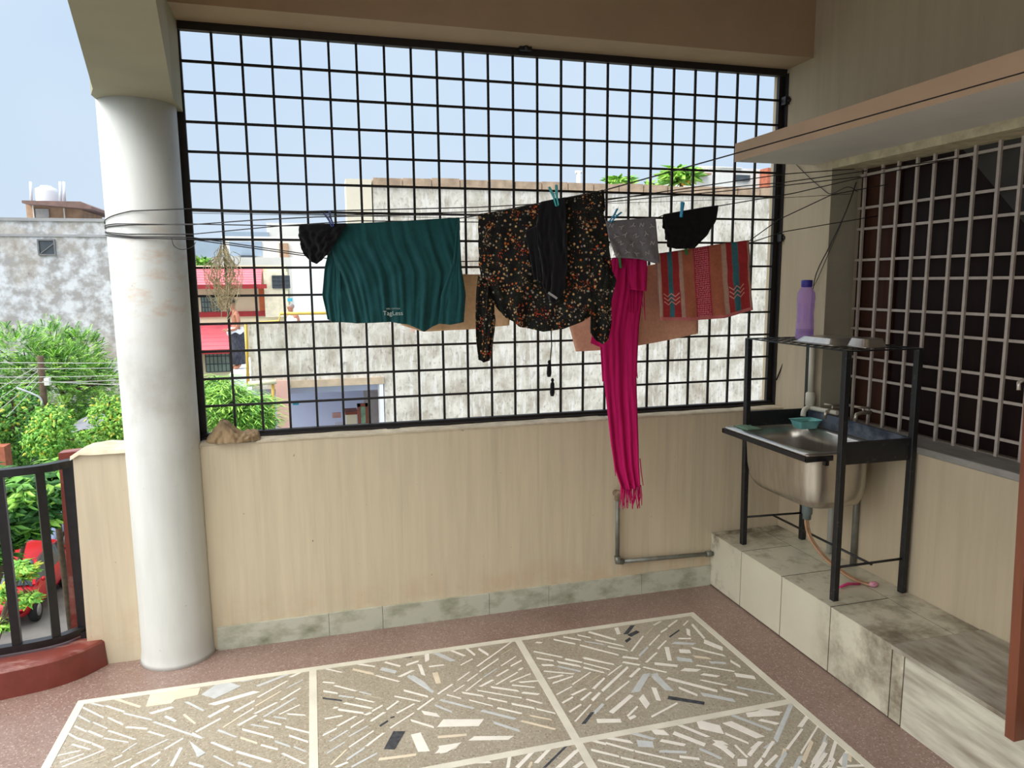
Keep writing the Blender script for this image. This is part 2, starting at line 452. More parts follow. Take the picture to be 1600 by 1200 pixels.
# ---------------------------------------------------------------- floor
CHIPS = '-419,-325,-272,-446,14,c -522,-330,-427,-396,10,g -420,-395,-332,-466,10,w -332,-477,-203,-565,10,g -516,-379,-408,-489,8,w -519,-439,-455,-507,8,g -388,-495,-314,-568,8,w -442,-513,-371,-579,8,g -297,-590,-209,-628,11,w -200,-650,-129,-704,9,w -362,-597,-241,-693,8,w -192,-583,22,-761,11,g -510,-521,-450,-577,8,w -443,-576,-374,-637,9,w -368,-647,-263,-706,8,g -521,-569,-468,-624,8,w -469,-621,-409,-667,9,w -405,-672,-350,-720,9,w -481,-656,-401,-713,8,w -153,-553,-102,-605,12,w -78,-560,-20,-647,10,c -83,-461,0,-554,12,g -218,-513,-134,-488,19,w -9,-708,80,-636,9,w -113,-795,-53,-740,10,w -515,-718,-438,-710,8,w -492,-768,-418,-736,8,w -474,-801,-343,-730,9,w -406,-806,-325,-770,8,t -298,-809,-268,-790,11,w -281,-857,-227,-823,9,w -217,-879,-125,-811,14,w -68,-915,-50,-804,14,w 15,-827,23,-883,14,g 29,-613,105,-549,17,w 80,-719,131,-768,8,g 66,-802,142,-879,8,w -142,-894,-119,-860,9,g -271,-770,-229,-720,8,g -214,-795,-111,-730,8,g -5,-912,54,-955,13,g 30,-517,215,-463,28,w 223,-513,347,-408,10,w 214,-417,364,-342,18,g 360,-379,442,-326,13,w 141,-353,223,-339,18,g 130,-603,212,-539,13,w 217,-582,323,-490,8,c 326,-565,407,-492,11,w 346,-471,417,-421,8,g 258,-677,387,-564,12,g 219,-642,308,-580,11,w 322,-677,406,-627,8,w 355,-684,430,-715,9,w 157,-711,227,-656,13,w 97,-709,158,-647,8,c 158,-647,211,-599,9,w -7,-708,80,-638,11,w 80,-725,159,-794,8,g 210,-720,282,-765,8,g 260,-704,332,-756,10,w 300,-689,353,-720,8,g 176,-744,305,-839,11,w 174,-802,243,-859,10,c 258,-875,325,-924,10,w 350,-776,450,-850,10,w 366,-843,442,-909,10,w 311,-866,373,-920,10,g 387,-924,433,-969,8,g 61,-800,153,-878,10,g 166,-891,303,-995,12,w 344,-955,431,-1047,8,w 179,-963,233,-1008,11,g -22,-713,22,-760,8,w 82,-894,165,-981,8,g 512,-341,597,-405,8,w 651,-393,742,-464,16,c 660,-336,754,-395,11,w 752,-478,785,-512,8,w 507,-466,560,-492,9,w 560,-513,653,-587,9,w 508,-544,571,-583,11,w 504,-603,587,-647,12,k 575,-604,640,-638,11,g 666,-596,717,-636,9,g 647,-645,725,-701,8,w 596,-669,711,-745,11,w 549,-693,566,-698,12,w 568,-712,673,-771,13,w 511,-766,584,-763,11,w 562,-833,639,-783,11,w 679,-786,705,-776,13,w 709,-767,758,-735,10,w 614,-860,672,-818,9,w 500,-881,558,-849,11,w 527,-930,601,-875,9,g 604,-919,683,-867,8,g 700,-837,758,-791,11,w 514,-1004,586,-951,8,g 600,-991,705,-909,8,w 528,-1079,590,-1002,8,c 587,-1067,660,-1012,12,g 603,-1115,706,-1059,11,g 668,-1003,744,-935,11,w 545,-1099,591,-1083,12,w 693,-633,768,-685,8,t 805,-369,873,-429,13,w 901,-426,965,-405,16,w 1014,-349,1006,-417,23,w 1061,-353,1128,-453,23,g 1137,-348,1191,-419,12,w 1214,-340,1240,-415,12,w 1006,-472,1078,-475,13,w 856,-522,928,-482,17,w 965,-439,968,-539,18,w 1025,-534,1025,-630,26,c 780,-424,847,-477,26,g 750,-477,851,-563,9,w 897,-524,990,-695,20,g 1157,-501,1221,-463,8,w 1116,-631,1185,-573,8,w 863,-643,961,-725,12,w 816,-678,922,-752,9,w 773,-773,830,-722,11,w 812,-812,895,-763,11,w 1007,-717,1086,-656,11,w 901,-811,984,-742,11,w 1080,-718,1137,-678,8,w 920,-839,982,-877,24,w 980,-797,1043,-870,11,g 1010,-764,1139,-871,13,g 1045,-733,1102,-781,8,w 773,-910,883,-830,9,w 863,-879,949,-955,12,w 699,-840,763,-791,10,w 732,-884,769,-856,12,k 781,-838,799,-834,9,k 875,-337,946,-352,23,k 708,-1099,853,-1111,16,c 954,-1026,1071,-1043,16,c 658,-337,754,-397,12,w 649,-393,741,-460,14,c 980,-935,1148,-980,52,w 1084,-1072,1242,-1114,27,w 1157,-501,1225,-460,8,w 1137,-348,1195,-420,13,w 1214,-341,1244,-428,13,w 1275,-371,1309,-445,16,w 1232,-534,1457,-349,9,w 1231,-586,1347,-496,9,w 1370,-465,1438,-419,8,t 1345,-562,1437,-497,8,w 1387,-580,1454,-543,11,w 1242,-636,1319,-582,8,g 1300,-647,1369,-605,11,w 1417,-619,1437,-617,16,w 1158,-650,1219,-600,8,w 1135,-728,1228,-648,8,w 1205,-711,1276,-672,13,w 1279,-715,1405,-641,9,w 1348,-712,1460,-671,9,w 1389,-728,1474,-739,12,w 1349,-740,1444,-788,9,w 1253,-729,1364,-795,13,w 1378,-812,1445,-848,14,w 1185,-737,1363,-853,8,w 1115,-736,1201,-789,12,w 1133,-802,1223,-875,8,w 1217,-810,1292,-865,9,w 1381,-868,1438,-919,10,w 1308,-884,1393,-943,12,w 1239,-896,1330,-966,11,w 1401,-951,1469,-1004,10,w 1168,-895,1293,-996,15,g 1360,-990,1438,-1043,8,c 1313,-1015,1433,-1111,12,c 1198,-994,1287,-1079,14,g 1004,-1204,1123,-1235,16,w 1211,-1209,1180,-1287,14,w 1214,-1297,1312,-1212,18,w 1292,-1291,1376,-1219,16,w 1258,-1309,1278,-1280,11,c 1314,-1326,1472,-1201,10,k 1365,-1341,1472,-1263,18,w 1426,-1358,1468,-1335,17,w 1575,-390,1602,-405,15,w 1536,-476,1655,-571,12,w 1530,-542,1603,-590,13,w 1535,-612,1590,-629,17,w 1527,-666,1657,-731,9,w 1527,-735,1603,-726,12,w 1533,-779,1645,-749,11,w 1618,-814,1738,-739,8,w 1520,-873,1609,-830,8,w 1585,-894,1665,-863,12,w 1524,-941,1585,-911,12,w 1611,-945,1678,-897,12,w 1531,-1013,1600,-974,11,w 1531,-1083,1642,-986,8,w 1663,-593,1730,-642,13,w 1618,-606,1711,-676,15,w 1605,-644,1695,-718,14,g 1724,-690,1789,-754,11,w 1755,-602,1825,-667,13,w 1678,-831,1775,-771,8,t 1660,-954,1714,-912,11,w 1696,-872,1761,-820,9,w 1081,-717,1138,-678,8,w 940,-1108,1025,-1102,35,w 1671,-388,1763,-464,13,w 1730,-377,1806,-435,13,w 1808,-379,1862,-425,11,w 1877,-363,1980,-482,17,w 1782,-482,1931,-629,12,w 1879,-456,1991,-553,11,w 1819,-452,1900,-510,9,g 1914,-536,1993,-599,11,w 2036,-362,2020,-432,23,w 2008,-613,2134,-486,10,w 2120,-585,2224,-497,9,w 2146,-630,2226,-565,10,w 2031,-732,2123,-662,11,w 2025,-666,2106,-599,14,g 2163,-468,2227,-416,9,t 2242,-393,2299,-363,10,w 2242,-475,2295,-446,12,w 2310,-430,2391,-376,11,w 2054,-443,2131,-363,22,k 2064,-465,2130,-432,28,k 2020,-517,2059,-490,19,k 1943,-651,2010,-691,16,w 1923,-697,1990,-746,15,w 1752,-609,1873,-705,13,w 1736,-651,1834,-744,9,w 1720,-691,1798,-760,11,w 1664,-589,1730,-643,13,w 1998,-767,2084,-842,11,w 1807,-787,1906,-721,8,w 1729,-903,1928,-747,15,w 1901,-831,1978,-772,15,w 1700,-875,1782,-804,11,w 1717,-972,1881,-862,11,w 1868,-954,1989,-825,32,g 2002,-861,2035,-854,41,g 2015,-859,2024,-985,35,g 1701,-1068,1843,-971,22,w 1620,-1106,1719,-1132,28,w 1658,-960,1713,-913,14,w 1629,-1052,1695,-998,16,g 1558,-1109,1627,-1042,15,k 1758,-1112,1831,-1057,11,w 1758,-1129,1793,-1118,18,w 1879,-991,1875,-1070,34,w 1966,-943,1940,-1042,22,w 1855,-1144,2010,-1083,11,w 2197,-626,2149,-749,23,w 2065,-753,2161,-804,23,w 2065,-890,2099,-926,17,w 1995,-1035,2018,-1046,19,k 1612,-1219,1701,-1277,17,w 1724,-1220,1798,-1285,17,g 1720,-1290,1778,-1315,42,g 1522,-1201,1595,-1261,10,w 1813,-1238,1865,-1261,35,w 2445,-442,2426,-601,15,w 2397,-483,2365,-548,19,w 2298,-563,2359,-582,15,w 2248,-595,2348,-637,23,g 2409,-626,2459,-722,36,w 2239,-679,2290,-699,37,w 2317,-668,2431,-783,15,w 2191,-744,2254,-780,33,g 2282,-748,2348,-785,20,c 2328,-819,2398,-846,19,g 2431,-835,2447,-896,16,w 2252,-823,2396,-925,12,w 2170,-840,2237,-871,27,w 2237,-903,2300,-943,20,w 2383,-951,2458,-1000,31,w 2206,-947,2294,-1019,11,w 2064,-889,2229,-1050,20,w 2075,-975,2126,-1054,17,w 2260,-1044,2340,-1116,17,w 2332,-1045,2457,-1144,12,g 2148,-1051,2261,-1136,24,g 1991,-1033,2123,-1119,27,k 2393,-441,2444,-399,8,w 2259,-536,2346,-482,10,k 2251,-1247,2323,-1250,30,w 2326,-1238,2395,-1276,29,w 2191,-1229,2289,-1368,17,g 2284,-1291,2339,-1337,18,w 2142,-1267,2217,-1396,39,w 2017,-1243,2094,-1307,60,w 1942,-1230,2014,-1333,17,w 1892,-1269,1975,-1376,24,w 2093,-1332,2148,-1415,12,w 2263,-1429,2485,-1230,20,g 1818,-1299,1898,-1354,19,w 2021,-1374,2042,-1418,34,w 2146,-1449,2202,-1419,19,w 2195,-1463,2247,-1440,19,g 2322,-978,2353,-997,8,t 1525,-1200,1600,-1260,10,w 1598,-1252,1686,-1329,12,w 1689,-1332,1835,-1441,11,w 1526,-1276,1616,-1345,13,w 1620,-1352,1758,-1453,11,w 1528,-1342,1628,-1417,10,w 1783,-1360,1882,-1396,15,g 1842,-1412,1909,-1446,15,w 1941,-1390,1994,-1467,14,g 1921,-1472,1963,-1514,14,w 1391,-1324,1474,-1264,15,w 1425,-1358,1468,-1334,15,w 2286,-1290,2338,-1339,16,w 2415,-1380,2496,-1325,18,w 2272,-1490,2415,-1395,11,w 2309,-1527,2499,-1390,8,w 2400,-1527,2503,-1439,8,g 2387,-1595,2494,-1500,14,w 2412,-1621,2509,-1558,17,w 2106,-1481,2197,-1420,16,w 2152,-1507,2251,-1432,13,w 2165,-1573,2257,-1505,16,g 2086,-1550,2142,-1514,15,w 2234,-1593,2299,-1540,17,g 2290,-1609,2390,-1531,8,w 2426,-1639,2509,-1659,12,w 2336,-1623,2383,-1600,14,w 2090,-1409,2093,-1490,10,w 2025,-1370,2061,-1387,22,w 2029,-1378,2045,-1473,23,w 2039,-1506,2074,-1516,43,w 1918,-1471,1972,-1517,12,w 1953,-1403,1991,-1467,13,g'
WF = 0.0
arc = [(-0.64, 0.20), (-0.575, 0.08), (-0.60, -0.02), (-0.65, -0.10), (-0.78, -0.175), (-0.89, -0.20), (-1.1, -0.235), (-1.45, -0.36), (-1.8, -0.66), (-2.0, -1.1), (-2.1, -1.7), (-2.1, -2.6), (-1.95, -3.4), (-1.7, -4.6)]
mb = MB()
mb.prism(arc + [(3.5, -4.6), (3.5, 0.2)], 'z', -0.18, 0.0)
mb.cur = 1
mb.box((-0.53, -4.0, -0.05), (2.51, -0.335, 0.0008))
mb.cur = 2
for x, wd in ((-0.535, 0.034), (0.463, 0.034), (1.492, 0.034), (2.505, 0.034)):
    mb.box((x-wd/2, -4.0, -0.04), (x+wd/2, -0.318, 0.0026))
for y in (-0.335, -1.212, -2.09, -2.97, -3.85):
    mb.box((-0.552, y-0.017, -0.04), (2.522, y+0.017, 0.0022 if y < -0.4 else 0.0032))
order = 'wgctk'
k = 0
def chip(P, Q, W, c):
    global k
    k += 1
    d = Vector((Q[0]-P[0], Q[1]-P[1])); 
    if d.length < 0.004: return
    d.normalize(); n = Vector((-d.y, d.x))*W/2
    sk = d*(random.uniform(-.5, .5)*W)
    z = 0.0012+0.0007*random.random()
    pts = [(P[0]+n.x+sk.x, P[1]+n.y+sk.y), (P[0]-n.x-sk.x, P[1]-n.y-sk.y), (Q[0]-n.x*.9-sk.x, Q[1]-n.y*.9-sk.y), (Q[0]+n.x*.9+sk.x, Q[1]+n.y*.9+sk.y)]
    mb.cur = 3+order.index(c)
    mb.prism(pts, 'z', -0.01, z)
for c in CHIPS.split():
    q = c.split(',')
    a = [int(t)/1000 for t in q[:5]]
    chip(a[0:2], a[2:4], a[4], q[5])
for cx_ in range(3):
    for cy_ in range(3):
        for j in range(80):
            x = -0.5+1.02*cx_+random.random()*0.96
            y = -1.3-0.875*(cy_)-random.random()*0.82 if cy_ else -1.5-random.random()*0.55
            if cx_ == 0 and y > -1.45: continue
            fx = (x+0.5) % 1.02-0.5; fy = (y+1.212) % 0.875-0.44
            a = (0.7 if fx*fy > 0 else -0.7)+random.uniform(-.2, .2)
            ln = random.uniform(0.03, 0.09)
            chip((x-ln*math.cos(a), y-ln*math.sin(a)), (x+ln*math.cos(a), y+ln*math.sin(a)), random.uniform(.012, .022), random.choice('wwwggc'))
for c, pts in [('c', [(-0.251, -0.34), (-0.038, -0.357), (-0.04, -0.417), (-0.133, -0.429), (-0.144, -0.455), (-0.249, -0.453)]), ('g', [(0.053, -0.317), (0.142, -0.396), (0.037, -0.471), (-0.025, -0.418)]), ('k', [(0.783, -0.936), (0.83, -0.95), (0.775, -1.056), (0.734, -1.041)]), ('w', [(0.85, -0.98), (0.89, -0.976), (0.908, -1.106), (0.863, -1.097)]), ('w', [(0.947, -1.084), (1.028, -1.088), (1.022, -1.105), (0.972, -1.132), (0.944, -1.132)]), ('g', [(0.899, -0.535), (0.922, -0.528), (0.964, -0.602), (0.99, -0.695), (0.94, -0.615)]), ('g', [(-0.027, -0.763), (0.05, -0.868), (0.024, -0.887)]), ('w', [(2.244, -1.258), (2.342, -1.225), (2.401, -1.269), (2.385, -1.287), (2.308, -1.273)])]:
    mb.cur = 3+order.index(c); mb.prism(pts, 'z', -0.01, 0.0024)
fl = struct('floor', mb, [TRED, TGREY, STRIP]+[CH[c] for c in order])

# ---------------------------------------------------------------- front wall, beam, column, roof
mb = MB()
mb.box((-0.02, 0.0, 0.0), (3.30, 0.22, 1.062))
top = []
nn = 40
for i in range(nn+1):                                   # uneven plaster ledge
    x = -0.02+3.3*i/nn
    top.append((x, 1.062), )
mb.cur = 1
P = []
for j, (y, dz) in enumerate(((-0.003, -0.003), (-0.005, 0.004), (0.003, 0.009), (0.05, 0.013), (0.222, 0.010))):
    P.append([(x, y+0.004*noise.noise(Vector((x*9, j, 2.2))), 1.064+dz+0.005*noise.noise(Vector((x*7, j*.7, 0)))) for x, _ in top])
mb.grid(P)
struct('wall_front', mb, [CREAM, SILLTOP])
mb = MB()
mb.prism([(-0.592, 0.0), (-0.576, 1.045), (-0.55, 1.058), (-0.35, 1.060), (-0.02, 1.06), (-0.02, 0.0)], 'y', 0.003, 0.22)
mb.cur = 1
P = []
for j, y in enumerate((-0.012, 0.0, 0.02, 0.12, 0.23)):
    P.append([(-0.585+0.57*i/14, y+0.006*noise.noise(Vector((i*.9, j, 7))), 1.055+(0.0 if j == 0 else 0.016)+0.010*noise.noise(Vector((i*.5, j*.8, 3)))-(0.02 if i == 0 else 0)) for i in range(15)])
mb.grid(P)
mb.cur = 2
xr_ = at(93, 730, 'y', 0.22).x
mb.prism([(xr_-.02, .02), (xr_, 1.025), (-0.575, 1.03), (-0.575, .02)], 'y', 0.22, 0.30)
struct('wall_left', mb, [CREAM, SILLTOP, RED])
# skirting
mb = MB()
xs = [0.0, 0.55, 0.83, 1.42, 1.77, 2.35, 2.811]
for i in range(len(xs)-1):
    mb.box((xs[i]+0.001, -0.014, 0.0), (xs[i+1]-0.001, 0.002, 0.122+0.002*(i % 2)))
struct('baseboard_front', mb, SKIRT)
# beam over the grille
mb = MB()
mb.box((-0.05, -0.13, 3.06), (3.32, 0.24, 3.52))
struct('trim_1', mb, CREAM2)
# roof slab
mb = MB()
mb.prism([(-0.40, 0.26), (-0.16, -1.29), (0.30, -3.5), (0.5, -4.2), (3.7, -4.2), (3.7, 0.26)], 'z', 3.50, 3.66)
struct('ceiling', mb, CREAM2)
# ring beam along the roof edge, carried by the column
mb = MB()
mb.prism([(-0.335, 0.18), (-0.335, -0.13), (-0.30, -0.24), (-0.096, -1.29), (0.34, -3.5), (0.60, -3.5), (0.145, -1.35), (-0.008, -0.15), (-0.008, 0.18)], 'z', 2.655, 3.52)
struct('trim_2', mb, GREENISH)
# unseen house wall behind the viewer, added to block light from behind
mb = MB(); mb.box((-0.1, -4.75, 0.0), (3.5, -4.6, 3.5)); struct('wall_back', mb, WALLR)
# column
mb = MB()
mb.lathe([(0.178, 0.0), (0.172, 0.02), (0.168, 0.06), (0.166, 0.3), (0.165, 1.5), (0.164, 2.66)], (-0.187, 0.02, 0), 64)
col = struct('column', mb, COLM)

# ---------------------------------------------------------------- curb, railing
def offs(pts, d):
    o = []
    for i, p in enumerate(pts):
        a = Vector(pts[max(i-1, 0)]); b = Vector(pts[min(i+1, len(pts)-1)])
        t = (b-a).normalized(); n = Vector((-t.y, t.x))
        o.append((p[0]+n.x*d, p[1]+n.y*d))
    return o
def smooth(pts, n=6):
    P_ = [Vector(p) for p in pts]; o = []
    for i in range(len(P_)-1):
        a = P_[max(i-1, 0)]; b = P_[i]; c = P_[i+1]; d = P_[min(i+2, len(P_)-1)]
        for j in range(n):
            t = j/n
            o.append(0.5*((2*b)+(c-a)*t+(2*a-5*b+4*c-d)*t*t+(-a+3*b-3*c+d)*t*t*t))
    o.append(P_[-1])
    return o
inner = smooth([(-0.515, 0.004), (-0.54, -0.03), (-0.60, -0.095), (-0.69, -0.15), (-0.80, -0.18), (-0.90, -0.20), (-1.1, -0.235), (-1.45, -0.36), (-1.8, -0.66), (-2.0, -1.1), (-2.1, -1.7), (-2.1, -2.6), (-1.95, -3.4), (-1.7, -4.5)], 5)
mid = smooth([(-0.585, 0.10), (-0.60, 0.085), (-0.645, 0.045), (-0.70, 0.0), (-0.79, -0.03), (-0.93, -0.05), (-1.14, -0.085), (-1.50, -0.21), (-1.9, -0.55), (-2.13, -1.05), (-2.24, -1.7), (-2.24, -2.6), (-2.08, -3.45), (-1.83, -4.55)], 5)
outer = [(-0.60, 0.26), (-0.72, 0.2), (-0.80, 0.12)]+[tuple(p) for p in offs(mid, -0.10)[20:]]
mb = MB()
I = [tuple(p) for p in inner]
zt_ = 0.13
# curb cross-section swept: inner face (slightly battered) and top
rows = []
for i, p in enumerate(I):
    q = mid[min(int(i*len(mid)/len(I)), len(mid)-1)]
    d = (Vector(q)-Vector(p)); ln = max(d.length, 1e-3); d /= ln
    rows.append([(p[0]-d.x*.012, p[1]-d.y*.012, 0.0), (p[0], p[1], zt_-0.01), (p[0]+d.x*.01, p[1]+d.y*.01, zt_), (q[0], q[1], zt_+.002), (q[0]+d.x*.09, q[1]+d.y*.09, zt_), (q[0]+d.x*.09, q[1]+d.y*.09, -0.2)])
mb.grid(rows); mb.sm = [False]*len(mb.f)
tag(mb.build('trim_3', RED), kind='structure')

rl = thing('balcony_railing', 'black painted iron balustrade of square bars curving along the red kerb', 'railing', (-0.6, 0.1, 0.13))
railp = [Vector((p[0], p[1], 0)) for p in mid]
def ribbon(zc, wd, ht):
    mb = MB()
    rows = []
    for i, p in enumerate(railp):
        a = railp[max(i-1, 0)]; b = railp[min(i+1, len(railp)-1)]
        t = (b-a).normalized(); n = Vector((-t.y, t.x, 0))*wd/2
        rows.append([p+n+Vector((0, 0, zc-ht/2)), p+n+Vector((0, 0, zc+ht/2)), p-n+Vector((0, 0, zc+ht/2)), p-n+Vector((0, 0, zc-ht/2)), p+n+Vector((0, 0, zc-ht/2))])
    mb.grid(rows); mb.sm = [False]*len(mb.f)
    return mb
ribbon(1.005, 0.045, 0.035).build('top_rail', BLACK, rl)
ribbon(0.165, 0.04, 0.035).build('bottom_rail', BLACK, rl)
mb = MB(); mb.box((-0.640, 0.055, 0.14), (-0.588, 0.10, 1.02)); mb.box((-0.625, 0.035, 0.127), (-0.585, 0.09, 0.165))
mb.build('end_post', BLACK, rl)
acc = 0; last = railp[0]; cnt = 0
for i in range(1, len(railp)):
    seg = (railp[i]-railp[i-1]).length
    acc += seg
    if acc >= 0.155:
        acc = 0; cnt += 1
        p = railp[i]; a = railp[i-1]; t = (p-a).normalized()
        mb = MB(); mb.beam((p.x, p.y, 0.18), (p.x, p.y, 0.99), 0.036, 0.03, up=(-t.y, t.x, 0))
        mb.build('baluster', BLACK, rl)

# ---------------------------------------------------------------- grille in the front opening
GX, GZ, GY = 0.135, 0.1373, 0.124
gr = thing('opening_grille', 'large black iron grid of square cells filling the opening above the front wall', 'grille', (1.62, GY, 1.066))
ZT = 3.024; ZB = ZT-14*GZ
def part(name, m_, parent, f):
    mb = MB(); f(mb); return mb.build(name, m_, parent)
part('frame_rail', IRON, gr, lambda b: (b.box((-0.045, GY-0.025, ZT), (3.285, GY+0.01, ZT+0.038)), b.box((-0.045, GY-0.028, ZT+0.03), (3.285, GY+0.035, ZT+0.038))))
part('frame_rail', IRON, gr, lambda b: (b.box((-0.045, GY-0.025, 1.068), (3.285, GY+0.01, ZB)), b.box((-0.045, GY-0.045, 1.078), (3.285, GY+0.035, 1.086))))
part('frame_stile', IRON, gr, lambda b: (b.box((-0.042, GY-0.012, 1.078), (0.0, GY+0.012, ZT+0.01)), b.box((-0.045, GY-0.045, 1.078), (-0.036, GY+0.01, ZT+0.01))))
part('frame_stile', IRON, gr, lambda b: (b.box((24*GX, GY-0.012, 1.078), (24*GX+0.04, GY+0.012, ZT+0.01)), b.box((24*GX+0.034, GY-0.045, 1.078), (24*GX+0.042, GY+0.01, ZT+0.01))))
for i in range(1, 24):
    part('vertical_bar', IRON, gr, lambda b: b.beam((i*GX, GY+0.003, 1.08), (i*GX+random.uniform(-.002, .002), GY+0.003, ZT+0.01), 0.0115, 0.0115, up=(0, 1, 0)))
for j in range(1, 14):
    part('horizontal_bar', IRON, gr, lambda b: b.beam((-0.02, GY-0.008, ZT-j*GZ), (24*GX+0.02, GY-0.008, ZT-j*GZ+random.uniform(-.002, .002)), 0.0115, 0.0115))
def clamp(b, x, z, dx, dz):
    b.box((x-0.022-dx, GY-0.06, z-0.018-dz), (x+0.022+dx, GY-0.02, z+0.018+dz))
    b.ball((x, GY-0.062, z), 0.013)
for (u, v, dx, dz) in ((1229, 158, 0, .004), (1222, 372, 0, .004), (1219, 545, 0, .004), (820, 76, .01, -.004), (272, 102, -.008, .004), (614, 671, .012, -.006), (941, 651, .006, -.008)):
    p = at(u, v, 'y', GY-0.04)
    part('fixing_lug', RUST, gr, lambda b: clamp(b, p.x, p.z, dx, dz))

# ---------------------------------------------------------------- right wall with its barred window
XR = 3.28; XW = 3.4477
mb = MB()
mb.box((XR, -0.327, 0.0), (XR+0.22, 0.22, 3.52))              # pier
mb.box((XR, -1.95, 0.0), (XR+0.22, -0.327, 1.028))            # below the window
mb.box((XR, -4.6, 2.571), (XR+0.22, -0.327, 3.52))            # above
mb.box((XR, -4.6, 0.0), (XR+0.22, -1.95, 2.571))
mb.cur = 1
mb.box((XR-0.001, -1.95, 2.436), (XR+0.2, -0.327, 2.573))
mb.cur = 2
mb.box((XR+0.001, -0.3285, 1.06), (XR+0.175, -0.3265, 2.436))
struct('wall_right', mb, [WALLR, LINTEL, JAMB])
mb = MB()
mb.box((XR-0.012, -1.95, 1.022), (XR+0.21, -0.329, 1.056))
bevel(tag(mb.build('trim_4', STONE), kind='structure'), 0.006)
# sunshade slab
mb = MB()
mb.box((2.772, -3.6, 2.476), (XR+0.01, -0.183, 2.571))
sm_ = struct('trim_5', mb, [PEACH, SOFFIT])
for pl in sm_.data.polygons:
    if pl.normal.z < -0.5: pl.material_index = 1
# window panels and dark room behind
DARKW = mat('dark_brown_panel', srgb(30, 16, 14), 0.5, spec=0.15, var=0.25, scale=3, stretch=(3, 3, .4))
DARKW2 = mat('brown_shutter', srgb(66, 40, 30), 0.5, spec=0.2, var=0.2, scale=4, stretch=(3, 3, .4))
CURT = mat('dim_grey_curtain', srgb(58, 54, 50), 0.7, var=0.12, scale=4)
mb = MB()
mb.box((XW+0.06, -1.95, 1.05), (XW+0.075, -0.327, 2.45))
mb.cur = 1
mb.box((XW+0.04, -0.58, 1.05), (XW+0.06, -0.35, 2.45))
mb.cur = 2
mb.prism([(-0.93, 2.45), (-1.95, 1.35), (-1.95, 2.45)], 'x', XW+0.054, XW+0.0605)
mb.cur = 0
mb.box((XW+0.03, -0.36, 1.05), (XW+0.07, -0.327, 2.45))
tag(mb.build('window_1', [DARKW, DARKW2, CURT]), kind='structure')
wg = thing('window_grille', 'pale painted steel bar grille over the dark window in the right wall', 'grille', (XW, -1.1, 1.056))
vy = [-0.388, -0.51, -0.614, -0.731, -0.835, -0.957, -1.062, -1.184, -1.285, -1.40, -1.51, -1.62, -1.74, -1.85]
for y in vy:
    part('vertical_bar', BARS, wg, lambda b: b.beam((XW, y, 1.045), (XW, y+random.uniform(-.004, .004), 2.44), 0.012, 0.014, up=(0, 1, 0)))
for z in (2.402, 2.227, 2.115, 1.948, 1.845, 1.682, 1.573, 1.413, 1.303, 1.135):
    part('horizontal_bar', BARS, wg, lambda b: b.beam((XW+0.011, -0.335, z), (XW+0.011, -1.94, z), 0.011, 0.013))
mb = MB(); mb.box((XW+0.0, -1.95, 1.05), (XW+0.03, -0.335, 1.064))
mb.build('bottom_flat', mat('bar_flat_paint', srgb(120, 108, 98), 0.6), wg)  # flat along the bottom, darker brown-grey than the bars

# ---------------------------------------------------------------- tiled washing ledge
lg = thing('washing_ledge', 'low ledge faced with white ceramic tiles along the right wall', 'ledge', (3.04, -0.8, 0))
XB, HB = 2.811, 0.329
mb = MB()
mb.box((XB+0.004, -1.50, 0.0), (XR-0.001, -0.001, HB-0.0015))
mb.build('core', GROUT, lg)
seams = [-0.001, -0.325, -0.69, -1.055, -1.43, -1.495]
for i in range(5):
    a, b_ = seams[i], seams[i+1]
    mb = MB(); mb.box((XB, b_+0.003, 0.006), (XB+0.006, a-0.003, HB-0.003)); bevel(mb.build('face_tile', TILE, lg), 0.001, 1)
tops = [-0.001, -0.325, -0.69, -1.055, -1.43]
for i in range(4):
    a, b_ = tops[i], tops[i+1]
    mb = MB(); mb.box((XB-0.002, b_+0.004, HB-0.006), (3.133, a-0.004, HB+random.uniform(0, .001))); bevel(mb.build('top_tile', TILE, lg), 0.001, 1)
    mb = MB(); mb.box((3.138, b_+0.0015, HB-0.006), (XR-0.004, a-0.0015, HB)); mb.build('edge_tile', TILE, lg)
ms = thing('marble_step', 'streaky grey marble step continuing the tiled ledge towards the brown door', 'step', (3.04, -2.4, 0))
mb = MB(); mb.box((XB-0.012, -3.3, HB-0.012), (XR-0.002, -1.434, HB+0.006)); bevel(mb.build('tread', MARBT, ms), 0.003)
mb = MB()
mb.box((XB+0.002, -3.3, 0.0), (XR-0.002, -1.497, HB-0.012))
mb.build('riser', MARB, ms)
MARB.node_tree.nodes['Mapping'].inputs['Rotation'].default_value = (R(-38), 0, 0)
# half-height door leaf
dl = thing('door_leaf', 'brown painted wooden half door standing open over the marble step', 'door', (2.72, -2.05, 0.335))
BROWN = mat('brown_gate_paint', srgb(120, 66, 44), 0.45, var=0.14, scale=5, stretch=(6, 6, .6))
mb = MB(); mb.prism([(2.675, 0.345), (2.622, 1.535), (3.25, 1.535), (3.27, 0.345)], 'y', -2.085, -2.05); bevel(mb.build('panel', BROWN, dl), 0.003)
mb = MB()
hk = at(1597, 603, 'y', -2.045)
mb.tube([(hk.x-0.012, -2.045, hk.z-0.012), (hk.x-0.008, -2.04, hk.z+0.01), (hk.x+0.012, -2.04, hk.z+0.018), (hk.x+0.05, -2.045, hk.z+0.016)], 0.006)
mb.build('hook', mat('pale_metal', srgb(190, 185, 178), 0.35, metal=.6), dl)

